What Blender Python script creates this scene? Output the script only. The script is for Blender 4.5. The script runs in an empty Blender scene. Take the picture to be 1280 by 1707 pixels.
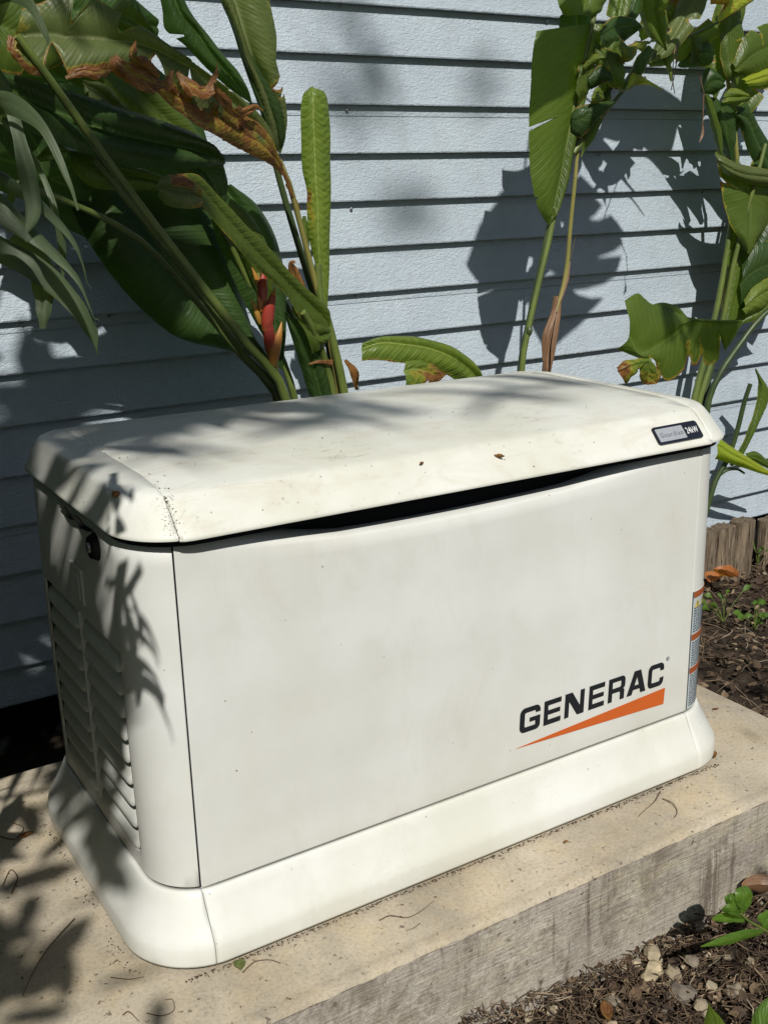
import bpy, bmesh, math, random
import numpy as np
from mathutils import Vector, Matrix, noise

random.seed(7)
SC = bpy.context.scene
COL = SC.collection

# ------------------------------------------------------------------ camera
CAM_R = Vector((0.84922, -0.52751, -0.02375)).normalized()
CAM_F = Vector((0.49955, 0.81715, -0.28759)).normalized()
CAM_U = CAM_R.cross(CAM_F).normalized()
CAM_C = Vector((-0.48465, -1.33592, 1.10853))
FOC = 1827.1
cam = bpy.data.cameras.new('camera')
cam.sensor_fit = 'VERTICAL'
cam.sensor_height = 36
cam.lens = FOC / 1707 * 36
cam.clip_start = 0.02
cam.clip_end = 500
camo = bpy.data.objects.new('camera', cam)
COL.objects.link(camo)
m = Matrix.Identity(4)
for i in range(3):
    m[i][0] = CAM_R[i]; m[i][1] = CAM_U[i]; m[i][2] = -CAM_F[i]; m[i][3] = CAM_C[i]
camo.matrix_world = m
SC.camera = camo

# ------------------------------------------------------------------ light
SUN_D = Vector((0.26, 0.678, -0.688)).normalized()      # direction the light travels
SUN_EL = math.asin(-SUN_D.z)
w = bpy.data.worlds.new('World'); SC.world = w; w.use_nodes = True
nt = w.node_tree
bg = nt.nodes['Background']
sky = nt.nodes.new('ShaderNodeTexSky')
sky.sky_type = 'NISHITA'
sky.sun_disc = False
sky.sun_elevation = SUN_EL
to_sun = -SUN_D
sky.sun_rotation = math.atan2(to_sun.x, to_sun.y)
nt.links.new(sky.outputs[0], bg.inputs[0])
bg.inputs[1].default_value = 0.052
sl = bpy.data.lights.new('sun', 'SUN')
sl.energy = 4.6
sl.angle = math.radians(0.55)
sl.color = (1.0, 0.965, 0.90)
slo = bpy.data.objects.new('sun', sl)
COL.objects.link(slo)
slo.rotation_euler = SUN_D.to_track_quat('-Z', 'Y').to_euler()
SC.view_settings.view_transform = 'Standard'
SC.view_settings.look = 'None'
SC.view_settings.gamma = 1
SC.view_settings.exposure = 0.05
try: SC.view_settings.use_curve_mapping = False
except Exception: pass

# ------------------------------------------------------------------ helpers
def ray(u, v):
    return CAM_F * FOC + CAM_R * (u - 640) - CAM_U * (v - 853.5)
def at(u, v, Y):                         # point of the vertical plane y = Y
    d = ray(u, v); t = (Y - CAM_C.y) / d.y
    return CAM_C + d * t
def atz(u, v, Z):
    d = ray(u, v); t = (Z - CAM_C.z) / d.z
    return CAM_C + d * t
def inview(P, mgn=25):
    r = P - CAM_C; dz = r.dot(CAM_F)
    if dz < 0.01: return False
    u = 640 + FOC * r.dot(CAM_R) / dz; v = 853.5 - FOC * r.dot(CAM_U) / dz
    return -mgn < u < 1280 + mgn and -mgn < v < 1707 + mgn

def tag(o, label=None, cat=None, group=None, kind=None):
    if label: o['label'] = label
    if cat: o['category'] = cat
    if group: o['group'] = group
    if kind: o['kind'] = kind
    return o
def thing(name, label, cat, loc=(0, 0, 0), group=None):
    o = bpy.data.objects.new(name, None); COL.objects.link(o)
    o.empty_display_size = 0.05
    o.location = loc
    return tag(o, label, cat, group)
def wloc(o):
    p = Vector((0, 0, 0))
    while o is not None:
        p += Vector(o.location); o = o.parent
    return p
def link_mesh(name, me, mat, parent=None, loc=None, smooth=40):
    """mesh in world coordinates -> object with a sensible origin, under parent"""
    n = len(me.vertices)
    co = np.empty(n * 3, np.float32); me.vertices.foreach_get('co', co); co = co.reshape(-1, 3)
    if loc is None:
        c = (co.min(0) + co.max(0)) / 2; c[2] = co[:, 2].min()
    else: c = np.array(loc, np.float32)
    co -= c
    me.vertices.foreach_set('co', co.ravel())
    o = bpy.data.objects.new(name, me); COL.objects.link(o)
    if parent is not None:
        o.parent = parent; o.location = Vector(c) - wloc(parent)
    else: o.location = c
    mats = mat if isinstance(mat, (list, tuple)) else [mat]
    for q in mats: me.materials.append(q)
    if smooth:
        me.polygons.foreach_set('use_smooth', [True] * len(me.polygons))
        if smooth < 180:
            try: me.set_sharp_from_angle(angle=math.radians(smooth))
            except Exception: pass
    me.update()
    return o
def from_py(name, V, F, mat, parent=None, smooth=40, uvs=None, dry=None, loc=None):
    me = bpy.data.meshes.new(name)
    me.from_pydata([tuple(v) for v in V], [], F)
    if uvs is not None:
        uvl = me.uv_layers.new(name='uv')
        for p in me.polygons:
            for li in p.loop_indices: uvl.data[li].uv = uvs[me.loops[li].vertex_index]
    if dry is not None:
        a = me.attributes.new('dry', 'FLOAT', 'POINT')
        a.data.foreach_set('value', dry)
    return link_mesh(name, me, mat, parent, loc, smooth)
def from_bm(name, bm, mat, parent=None, smooth=40, loc=None):
    me = bpy.data.meshes.new(name); bm.to_mesh(me); bm.free()
    return link_mesh(name, me, mat, parent, loc, smooth)

def box_vf(V, F, c, s, rot=None):
    i = len(V)
    for dx, dy, dz in ((-1,-1,-1),(1,-1,-1),(1,1,-1),(-1,1,-1),(-1,-1,1),(1,-1,1),(1,1,1),(-1,1,1)):
        p = Vector((dx * s[0] / 2, dy * s[1] / 2, dz * s[2] / 2))
        if rot is not None: p = rot @ p
        V.append(Vector(c) + p)
    F += [tuple(i + k for k in f) for f in ((0,3,2,1),(4,5,6,7),(0,1,5,4),(1,2,6,5),(2,3,7,6),(3,0,4,7))]
def bevel_box(name, lo, hi, mat, parent=None, bev=0.002, seg=2, smooth=40):
    bm = bmesh.new(); bmesh.ops.create_cube(bm, size=1)
    lo = Vector(lo); hi = Vector(hi)
    for v in bm.verts: v.co = Vector([(lo[k] + hi[k]) / 2 + v.co[k] * (hi[k] - lo[k]) for k in range(3)])
    if bev: bmesh.ops.bevel(bm, geom=bm.edges[:], offset=bev, segments=seg, affect='EDGES')
    return from_bm(name, bm, mat, parent, smooth)

def catmull(P, n):
    P = [Vector(p) for p in P]
    if len(P) == 2: return [P[0].lerp(P[1], i / (n - 1)) for i in range(n)]
    cum = [0]
    for a, b in zip(P[:-1], P[1:]): cum.append(cum[-1] + max((b - a).length, 1e-6))
    out = []
    k = 0
    for i in range(n):
        s = cum[-1] * i / (n - 1)
        while k < len(P) - 2 and s > cum[k + 1]: k += 1
        t = (s - cum[k]) / (cum[k + 1] - cum[k])
        p1, p2 = P[k], P[k + 1]
        p0 = P[k - 1] if k > 0 else p1 * 2 - p2
        p3 = P[k + 2] if k + 2 < len(P) else p2 * 2 - p1
        d1 = (p2 - p0) * 0.5; d2 = (p3 - p1) * 0.5
        # keep tangents no longer than the span
        L = (p2 - p1).length
        if d1.length > L: d1 = d1.normalized() * L
        if d2.length > L: d2 = d2.normalized() * L
        h = t * t * (3 - 2 * t)
        out.append(p1 * (1 - h) + p2 * h + d1 * (t * (1 - t) ** 2) - d2 * (t * t * (1 - t)))
    return out
def tube_vf(V, F, pts, radii, ns=8, squash=1.0, cap=True):
    n = len(pts); base = len(V)
    up = Vector((0.1, -0.9, 0.3))
    for i, p in enumerate(pts):
        t = (pts[min(i + 1, n - 1)] - pts[max(i - 1, 0)]).normalized()
        a = t.cross(up)
        if a.length < 1e-4: a = t.orthogonal()
        a.normalize(); b = a.cross(t).normalized()
        r = radii[i] if isinstance(radii, (list, tuple)) else radii
        for k in range(ns):
            an = 2 * math.pi * k / ns
            V.append(p + a * (math.cos(an) * r) + b * (math.sin(an) * r * squash))
    for i in range(n - 1):
        for k in range(ns):
            a0 = base + i * ns + k; a1 = base + i * ns + (k + 1) % ns
            F.append((a0, a1, a1 + ns, a0 + ns))
    if cap:
        F.append(tuple(base + k for k in reversed(range(ns))))
        F.append(tuple(base + (n - 1) * ns + k for k in range(ns)))
def stem(name, parent, P, r0, r1, mat, n=24, ns=9):
    pts = catmull([at(*p) if len(p) == 3 and not isinstance(p, Vector) else p for p in P], n)
    V, F = [], []
    rad = [r0 + (r1 - r0) * i / (n - 1) for i in range(n)]
    tube_vf(V, F, pts, rad, ns)
    L = (pts[-1] - pts[0]).length
    uvs = [((i // ns) / n * L * 10, (i % ns) / ns) for i in range(len(V))]
    return from_py(name, V, F, mat, parent, 80, uvs)

# ------------------------------------------------------------------ materials
class NT:
    def __init__(s, name):
        s.m = bpy.data.materials.new(name); s.m.use_nodes = True
        s.t = s.m.node_tree; s.b = s.t.nodes['Principled BSDF']; s.out = s.t.nodes['Material Output']
        s.geo = s.t.nodes.new('ShaderNodeNewGeometry')
    def n(s, typ, **kw):
        x = s.t.nodes.new(typ)
        for k, v in kw.items(): setattr(x, k, v)
        return x
    def l(s, a, b): s.t.links.new(a, b)
    def pos(s, scale=(1, 1, 1)):
        mp = s.n('ShaderNodeMapping'); mp.inputs['Scale'].default_value = scale
        s.l(s.geo.outputs['Position'], mp.inputs[0]); return mp.outputs[0]
    def noise(s, vec, scale, detail=4, rough=0.55, dist=0):
        x = s.n('ShaderNodeTexNoise'); x.inputs['Scale'].default_value = scale
        x.inputs['Detail'].default_value = detail; x.inputs['Roughness'].default_value = rough
        x.inputs['Distortion'].default_value = dist
        s.l(vec, x.inputs['Vector']); return x.outputs[0]
    def ramp(s, fac, stops):
        x = s.n('ShaderNodeValToRGB'); el = x.color_ramp.elements
        while len(el) < len(stops): el.new(0.5)
        for e, (p, c) in zip(el, stops):
            e.position = p; e.color = (c, c, c, 1) if isinstance(c, (int, float)) else (*c, 1)
        s.l(fac, x.inputs[0]); return x.outputs[0]
    def mix(s, fac, a, b, mode='MIX'):
        x = s.n('ShaderNodeMix', data_type='RGBA', blend_type=mode)
        for sock, v in ((x.inputs[0], fac), (x.inputs[6], a), (x.inputs[7], b)):
            if isinstance(v, (int, float)): sock.default_value = v
            elif isinstance(v, tuple): sock.default_value = (*v, 1)
            else: s.l(v, sock)
        return x.outputs[2]
    def math(s, op, a, b=None):
        x = s.n('ShaderNodeMath', operation=op)
        for sock, v in ((x.inputs[0], a), (x.inputs[1], b)):
            if v is None: continue
            if isinstance(v, (int, float)): sock.default_value = v
            else: s.l(v, sock)
        return x.outputs[0]
    def bump(s, h, strength=0.3, dist=0.002, normal=None):
        x = s.n('ShaderNodeBump'); x.inputs['Strength'].default_value = strength
        x.inputs['Distance'].default_value = dist
        s.l(h, x.inputs['Height'])
        if normal is not None: s.l(normal, x.inputs['Normal'])
        return x.outputs[0]
    def done(s, col, rough=0.5, normal=None, spec=0.5):
        if isinstance(col, tuple): s.b.inputs['Base Color'].default_value = (*col, 1)
        else: s.l(col, s.b.inputs['Base Color'])
        if isinstance(rough, (int, float)): s.b.inputs['Roughness'].default_value = rough
        else: s.l(rough, s.b.inputs['Roughness'])
        s.b.inputs['Specular IOR Level'].default_value = spec
        if normal is not None: s.l(normal, s.b.inputs['Normal'])
        return s.m

def mat_flat(name, col, rough=0.5, spec=0.4, metal=0):
    t = NT(name); t.b.inputs['Metallic'].default_value = metal
    n1 = t.noise(t.pos(), 60, 3)
    c = t.mix(t.ramp(n1, [(0.3, 0.0), (0.7, 0.25)]), col, tuple(x * 0.75 for x in col))
    return t.done(c, rough, None, spec)

def mat_paint(name, base, grime=1.0, specks=1.0, wipe=False):
    """warm white sheet-metal paint with grime clouds, streaks and mould specks"""
    t = NT(name)
    p = t.pos()
    n1 = t.noise(p, 3.5, 5, 0.6)
    n2 = t.noise(t.pos((2.5, 2.5, 0.8)), 3, 5, 0.6)
    c = t.mix(t.ramp(n1, [(0.36, 0.0), (0.66, 0.85 * grime)]), base, (base[0] * 0.82, base[1] * 0.81, base[2] * 0.74))
    c = t.mix(t.ramp(n2, [(0.5, 0.0), (0.8, 0.22 * grime)]), c, (base[0] * 0.80, base[1] * 0.79, base[2] * 0.74))
    if wipe:
        n3 = t.noise(t.pos((1.6, 4.5, 3)), 6, 7, 0.72, 0.8)
        c = t.mix(t.ramp(n3, [(0.50, 0.0), (0.64, 0.22), (0.75, 0.5)]), c, (0.43, 0.35, 0.25))
    if wipe:
        n4 = t.noise(t.pos((1.6, 4, 3)), 14, 9, 0.82, 0.8)
        pch = t.ramp(t.noise(p, 3.2, 3), [(0.48, 0.0), (0.6, 1.0)])
        c = t.mix(t.math('MULTIPLY', t.ramp(n4, [(0.56, 0.0), (0.66, 0.6)]), pch), c, (0.20, 0.18, 0.14))
    else:
        n4 = t.noise(t.pos((1.6, 1.6, 0.8)), 6, 7, 0.72, 0.6)
        c = t.mix(t.ramp(n4, [(0.54, 0.0), (0.74, 0.24)]), c, (0.43, 0.41, 0.34))
    # fine specks
    v = t.n('ShaderNodeTexVoronoi'); v.inputs['Scale'].default_value = 55
    t.l(p, v.inputs['Vector'])
    patch = t.ramp(t.noise(p, 9, 3, 0.6), [(0.48, 0.45), (0.62, 1.0)])
    sp = t.ramp(v.outputs['Distance'], [(0.06, 1.0), (0.10, 0.0)])
    wn = t.n('ShaderNodeTexWhiteNoise'); t.l(v.outputs['Position'], wn.inputs['Vector'])
    pick = t.math('GREATER_THAN', wn.outputs['Value'], 1 - 0.16 * specks)
    sp = t.math('MULTIPLY', t.math('MULTIPLY', sp, pick), patch)
    c = t.mix(sp, c, (0.07, 0.06, 0.05))
    nf = t.noise(p, 420, 3, 0.6)
    pk = t.ramp(t.noise(p, 5, 2), [(0.58, 0.0), (0.7, 1.0)])
    fs = t.math('MULTIPLY', t.ramp(nf, [(0.66, 0.0), (0.72, 0.8)]), t.math('MULTIPLY', pk, 0.8 * specks))
    c = t.mix(fs, c, (0.12, 0.11, 0.09))
    wv = t.noise(p, 2.2, 2)
    b1 = t.bump(wv, 0.5, 0.03)
    b = t.bump(t.noise(p, 900, 2), 0.08, 0.0005, b1)
    r = t.ramp(n1, [(0.3, 0.34), (0.7, 0.52)])
    return t.done(c, r, b, 0.4)

WHITE = (0.64, 0.65, 0.63)
m_lid = mat_paint('lid_paint', (0.68, 0.69, 0.65), 1.2, 2.4, True)
m_body = mat_paint('body_paint', WHITE, 0.8, 0.6)
m_skirt = mat_paint('skirt_paint', (0.66, 0.67, 0.645), 1.1, 1.4)
m_black = mat_flat('black_print', (0.012, 0.014, 0.018), 0.4)
m_orange = mat_flat('orange_print', (0.52, 0.105, 0.018), 0.45)
m_dark = mat_flat('dark_gap', (0.012, 0.013, 0.016), 0.8, 0.1)  # near-black, stands in for the shade in gaps and under the skirt
m_rubber = mat_flat('black_rubber', (0.012, 0.012, 0.012), 0.85, 0.15)
m_silver = mat_flat('badge_silver', (0.42, 0.44, 0.47), 0.4, 0.5, 0.3)
m_whiteprint = mat_flat('white_print', (0.75, 0.76, 0.78), 0.5)
m_badge = mat_flat('badge_black', (0.015, 0.017, 0.025), 0.25)
m_label = mat_flat('label_film', (0.46, 0.51, 0.53), 0.35)
m_labelorange = mat_flat('label_orange', (0.30, 0.08, 0.025), 0.45)
m_labelyellow = mat_flat('label_yellow', (0.62, 0.48, 0.12), 0.45)
m_labeltext = mat_flat('label_text', (0.05, 0.07, 0.09), 0.5)
m_greytext = mat_flat('grey_text', (0.14, 0.15, 0.17), 0.4)

def mat_siding():
    t = NT('siding_paint')
    oi = t.n('ShaderNodeObjectInfo')
    p = t.pos()
    n1 = t.noise(t.pos((1, 1, 2.5)), 4, 5, 0.6)
    c = t.mix(t.ramp(n1, [(0.3, 0.0), (0.75, 1.0)]), (0.42, 0.485, 0.54), (0.33, 0.39, 0.445))
    c = t.mix(t.math('MULTIPLY', oi.outputs['Random'], 0.25), c, (0.42, 0.49, 0.545))
    n4 = t.noise(t.pos((3, 3, 0.8)), 7, 5, 0.7)
    c = t.mix(t.ramp(n4, [(0.52, 0.0), (0.75, 0.5)]), c, (0.31, 0.345, 0.37))
    v = t.n('ShaderNodeTexVoronoi'); v.inputs['Scale'].default_value = 26; t.l(p, v.inputs['Vector'])
    wn = t.n('ShaderNodeTexWhiteNoise'); t.l(v.outputs['Position'], wn.inputs['Vector'])
    sp = t.math('MULTIPLY', t.ramp(v.outputs['Distance'], [(0.02, 1.0), (0.04, 0.0)]), t.math('GREATER_THAN', wn.outputs['Value'], 0.86))
    c = t.mix(sp, c, (0.1, 0.1, 0.1))
    g = t.noise(t.pos((0.6, 1, 1.0)), 280, 4, 0.6, 0.5)
    g2 = t.noise(t.pos((0.5, 1, 1.2)), 110, 3, 0.6, 0.8)
    h = t.math('ADD', g, t.math('MULTIPLY', g2, 1.2))
    b = t.bump(h, 0.75, 0.004)
    return t.done(c, 0.42, b, 0.5)
m_siding = mat_siding()

def mat_concrete(name, side=False):
    t = NT(name)
    p = t.pos()
    n1 = t.noise(p, 4, 6, 0.65, 0.3)
    if not side:
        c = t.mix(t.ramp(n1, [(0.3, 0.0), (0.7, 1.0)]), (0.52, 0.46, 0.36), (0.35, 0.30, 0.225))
        n2 = t.noise(p, 7, 5, 0.7, 0.6)
        c = t.mix(t.ramp(n2, [(0.47, 0.0), (0.68, 0.55)]), c, (0.50, 0.395, 0.235))
        n3 = t.noise(t.pos((1.3, 1, 1)), 3.1, 5, 0.7)
        c = t.mix(t.ramp(n3, [(0.5, 0.0), (0.70, 0.65)]), c, (0.25, 0.225, 0.18))
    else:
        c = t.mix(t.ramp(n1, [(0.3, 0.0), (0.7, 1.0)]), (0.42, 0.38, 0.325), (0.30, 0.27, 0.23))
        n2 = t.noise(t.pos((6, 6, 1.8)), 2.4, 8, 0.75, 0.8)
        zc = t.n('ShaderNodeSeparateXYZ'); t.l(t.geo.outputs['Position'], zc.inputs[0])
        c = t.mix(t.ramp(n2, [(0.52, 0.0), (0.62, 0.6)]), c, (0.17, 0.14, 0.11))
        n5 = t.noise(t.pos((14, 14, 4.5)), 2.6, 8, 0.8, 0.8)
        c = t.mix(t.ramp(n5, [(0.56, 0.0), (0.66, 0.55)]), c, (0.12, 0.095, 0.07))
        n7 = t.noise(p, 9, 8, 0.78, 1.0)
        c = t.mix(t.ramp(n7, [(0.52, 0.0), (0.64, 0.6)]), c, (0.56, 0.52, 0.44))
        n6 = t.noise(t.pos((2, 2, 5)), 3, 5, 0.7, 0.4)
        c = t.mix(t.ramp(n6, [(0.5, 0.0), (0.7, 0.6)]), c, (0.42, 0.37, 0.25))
    f = t.noise(p, 160, 6, 0.75)
    c = t.mix(t.ramp(f, [(0.3, 0.55), (0.5, 0.0)]), c, (0.16, 0.13, 0.10))
    c = t.mix(t.ramp(f, [(0.55, 0.0), (0.75, 0.45)]), c, (0.58, 0.55, 0.48))
    sp = t.noise(p, 70, 3, 0.6)
    c = t.mix(t.ramp(sp, [(0.64, 0.0), (0.69, 0.8)]), c, (0.09, 0.07, 0.05))
    h = f
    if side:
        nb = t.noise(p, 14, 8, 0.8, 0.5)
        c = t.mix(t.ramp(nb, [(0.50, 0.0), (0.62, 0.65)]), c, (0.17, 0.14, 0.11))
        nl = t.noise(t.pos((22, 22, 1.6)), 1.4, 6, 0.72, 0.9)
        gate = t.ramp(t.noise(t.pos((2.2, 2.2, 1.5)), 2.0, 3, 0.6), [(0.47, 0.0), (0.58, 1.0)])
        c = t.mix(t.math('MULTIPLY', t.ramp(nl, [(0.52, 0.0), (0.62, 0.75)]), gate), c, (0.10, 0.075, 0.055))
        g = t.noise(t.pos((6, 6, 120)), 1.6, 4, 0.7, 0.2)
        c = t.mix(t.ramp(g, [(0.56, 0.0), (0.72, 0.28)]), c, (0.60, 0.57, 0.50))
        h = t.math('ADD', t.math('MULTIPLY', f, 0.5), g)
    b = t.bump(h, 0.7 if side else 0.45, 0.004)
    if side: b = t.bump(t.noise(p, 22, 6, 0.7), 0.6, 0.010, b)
    return t.done(c, 0.9, b, 0.2)
m_conc = mat_concrete('concrete_top')
m_concs = mat_concrete('concrete_side', True)

def mat_leaf(name, col, col2, vein, scale=46, dryc=(0.30, 0.13, 0.045), transl=0.40, rough=0.42, bumps=0.35):
    t = NT(name)
    uv = t.n('ShaderNodeUVMap', uv_map='uv')
    sx = t.n('ShaderNodeSeparateXYZ'); t.l(uv.outputs[0], sx.inputs[0])
    av = t.math('ABSOLUTE', sx.outputs[1])
    nz = t.noise(t.pos(), 14, 2)
    ph = t.math('SUBTRACT', sx.outputs[0], t.math('MULTIPLY', av, 0.05))
    ph = t.math('ADD', ph, t.math('MULTIPLY', nz, 0.012))
    wv = t.math('SINE', t.math('MULTIPLY', ph, scale * 6.283))
    wv2 = t.math('SINE', t.math('MULTIPLY', ph, scale * 2.37 * 6.283))
    fine = t.math('ADD', t.math('MULTIPLY', wv, 0.6), t.math('MULTIPLY', wv2, 0.4))
    fine = t.math('MULTIPLY', fine, t.ramp(t.noise(t.pos(), 11, 3, 0.6), [(0.3, 0.25), (0.65, 1.1)]))
    n1 = t.noise(t.pos(), 7, 5, 0.65)
    c = t.mix(t.ramp(n1, [(0.32, 0.0), (0.68, 1.0)]), col, col2)
    c = t.mix(t.ramp(fine, [(0.35, 0.0), (0.95, 0.4)]), c, vein)
    mid = t.ramp(av, [(0.025, 1.0), (0.06, 0.0)])
    c = t.mix(t.math('MULTIPLY', mid, 0.8), c, vein)
    at_ = t.n('ShaderNodeAttribute', attribute_name='dry')
    n2 = t.noise(t.pos(), 30, 5, 0.7)
    dd = t.math('ADD', at_.outputs['Fac'], t.math('MULTIPLY', t.math('SUBTRACT', n2, 0.5), 1.1))
    dm = t.ramp(dd, [(0.34, 0.0), (0.46, 1.0)])
    dm = t.math('MULTIPLY', dm, t.math('GREATER_THAN', at_.outputs['Fac'], 0.02))
    n3 = t.noise(t.pos((1, 1, 1)), 60, 4, 0.7)
    dc = t.mix(t.ramp(n3, [(0.35, 0.0), (0.7, 1.0)]), dryc, (dryc[0] * 0.35, dryc[1] * 0.33, dryc[2] * 0.4))
    dc = t.mix(t.ramp(fine, [(0.2, 0.0), (0.9, 0.6)]), dc, (0.50, 0.32, 0.13))
    edge = t.ramp(dd, [(0.24, 0.0), (0.36, 1.0), (0.5, 0.0)])
    edge = t.math('MULTIPLY', edge, t.math('GREATER_THAN', at_.outputs['Fac'], 0.02))
    c = t.mix(t.math('MULTIPLY', edge, 0.8), c, (0.36, 0.30, 0.04))
    c = t.mix(dm, c, dc)
    sp = t.noise(t.pos(), 90, 2)
    c = t.mix(t.ramp(sp, [(0.72, 0.0), (0.76, 0.7)]), c, (0.10, 0.07, 0.03))
    b = t.bump(fine, bumps, 0.0016)
    b = t.bump(t.noise(t.pos(), 25, 3), 0.3, 0.006, b)
    t.done(c, rough, b, 0.5)
    tr = t.n('ShaderNodeBsdfTranslucent')
    t.l(t.mix(1.0, c, (1.7, 1.9, 0.6), 'MULTIPLY'), tr.inputs[0])
    t.l(b, tr.inputs['Normal'])
    ms = t.n('ShaderNodeMixShader')
    ms.inputs[0].default_value = transl
    t.l(t.b.outputs[0], ms.inputs[1]); t.l(tr.outputs[0], ms.inputs[2])
    t.l(ms.outputs[0], t.out.inputs[0])
    return t.m
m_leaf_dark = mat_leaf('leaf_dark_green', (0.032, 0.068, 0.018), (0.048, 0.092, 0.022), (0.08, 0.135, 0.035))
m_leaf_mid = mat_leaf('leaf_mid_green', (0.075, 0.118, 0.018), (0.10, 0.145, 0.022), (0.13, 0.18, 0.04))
m_leaf_olive = mat_leaf('leaf_olive', (0.10, 0.13, 0.04), (0.14, 0.17, 0.06), (0.20, 0.22, 0.10))
m_leaf_bright = mat_leaf('leaf_bright', (0.18, 0.235, 0.035), (0.12, 0.175, 0.03), (0.30, 0.35, 0.10), 40, bumps=0.6)
m_leaf_yellow = mat_leaf('leaf_yellow', (0.33, 0.37, 0.03), (0.25, 0.33, 0.03), (0.45, 0.46, 0.08), 40)
m_leaf_dry = mat_leaf('leaf_dry', (0.32, 0.16, 0.04), (0.20, 0.09, 0.03), (0.44, 0.27, 0.08), 40)
m_fern = mat_leaf('fern_frond', (0.055, 0.08, 0.038), (0.075, 0.105, 0.05), (0.09, 0.12, 0.06), 3, bumps=0.1, rough=0.55)
m_small = mat_leaf('shrub_leaf', (0.075, 0.155, 0.022), (0.11, 0.20, 0.028), (0.16, 0.25, 0.06), 25)

def mat_stem(name, a, b, streak):
    t = NT(name)
    n1 = t.noise(t.pos(), 12, 4, 0.6)
    c = t.mix(t.ramp(n1, [(0.35, 0.0), (0.65, 1.0)]), a, b)
    uv = t.n('ShaderNodeUVMap', uv_map='uv')
    mp = t.n('ShaderNodeMapping'); mp.inputs['Scale'].default_value = (0.7, 14, 1); t.l(uv.outputs[0], mp.inputs[0])
    n2 = t.noise(mp.outputs[0], 2, 4, 0.7)
    c = t.mix(t.ramp(n2, [(0.5, 0.0), (0.72, 0.85)]), c, streak)
    n3 = t.noise(t.pos(), 60, 3)
    c = t.mix(t.ramp(n3, [(0.68, 0.0), (0.74, 0.7)]), c, (0.05, 0.03, 0.015))
    return t.done(c, 0.42, t.bump(n2, 0.3, 0.002), 0.5)
m_stem = mat_stem('stem_green', (0.075, 0.11, 0.022), (0.11, 0.15, 0.03), (0.19, 0.21, 0.06))
m_stem_dark = mat_stem('stem_dark', (0.025, 0.05, 0.015), (0.045, 0.075, 0.02), (0.07, 0.06, 0.03))
m_stem_yel = mat_stem('stem_yellow', (0.19, 0.20, 0.05), (0.26, 0.22, 0.06), (0.14, 0.06, 0.03))
m_stem_dry = mat_stem('stem_dry', (0.20, 0.11, 0.055), (0.11, 0.055, 0.03), (0.34, 0.22, 0.12))
def mat_bract():
    t = NT('bract'); 
    at_ = t.n('ShaderNodeAttribute', attribute_name='dry')
    c = t.ramp(t.math('ADD', at_.outputs['Fac'], t.math('MULTIPLY', t.noise(t.pos(), 40, 3), 0.3)),
               [(0.2, (0.30, 0.20, 0.035)), (0.5, (0.36, 0.15, 0.03)), (0.8, (0.28, 0.05, 0.025)), (1.05, (0.24, 0.02, 0.015))])
    return t.done(c, 0.4, None, 0.5)
m_bract = mat_bract()

def mat_wood(name, a, b):
    t = NT(name)
    n1 = t.noise(t.pos((18, 18, 1.3)), 5, 6, 0.7, 0.6)
    c = t.mix(t.ramp(n1, [(0.35, 0.0), (0.62, 1.0)]), a, b)
    n2 = t.noise(t.pos((40, 40, 2)), 5, 4, 0.7)
    c = t.mix(t.ramp(n2, [(0.52, 0.0), (0.66, 0.9)]), c, (0.03, 0.02, 0.015))
    return t.done(c, 0.9, t.bump(t.math('ADD', n1, n2), 1.0, 0.012), 0.2)
m_wood = mat_wood('weathered_wood', (0.34, 0.27, 0.19), (0.15, 0.11, 0.075))

def mat_soil():
    t = NT('soil'); p = t.pos()
    n = t.noise(p, 30, 8, 0.75)
    c = t.ramp(n, [(0.3, (0.018, 0.013, 0.01)), (0.55, (0.06, 0.045, 0.032)), (0.75, (0.15, 0.12, 0.09))])
    return t.done(c, 0.95, t.bump(n, 1.0, 0.02), 0.1)
m_soil = mat_soil()
def mat_var(name, stops, rough=0.85, bump=0.4, sc=40):
    """per-piece colour from the attribute 'dry'"""
    t = NT(name)
    at_ = t.n('ShaderNodeAttribute', attribute_name='dry')
    c = t.ramp(at_.outputs['Fac'], stops)
    n = t.noise(t.pos(), sc, 5, 0.7)
    c = t.mix(t.ramp(n, [(0.35, 0.6), (0.6, 0.0)]), c, (0.05, 0.04, 0.03))
    return t.done(c, rough, t.bump(n, bump, 0.004), 0.25)
m_litter = mat_var('leaf_litter', [(0.0, (0.035, 0.022, 0.015)), (0.35, (0.10, 0.065, 0.04)), (0.6, (0.20, 0.14, 0.085)), (0.82, (0.33, 0.25, 0.16)), (1.0, (0.42, 0.37, 0.29))])
m_stone = mat_var('limestone', [(0.0, (0.15, 0.13, 0.11)), (0.5, (0.27, 0.23, 0.17)), (1.0, (0.46, 0.38, 0.25))], 0.85, 0.8, 25)
m_twig = mat_flat('twig_brown', (0.10, 0.06, 0.035), 0.8)
m_void = mat_flat('crawl_space', (0.012, 0.013, 0.014), 0.9, 0.1)
m_nail = mat_flat('nail_head', (0.25, 0.26, 0.27), 0.4, 0.5, 0.7)

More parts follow.
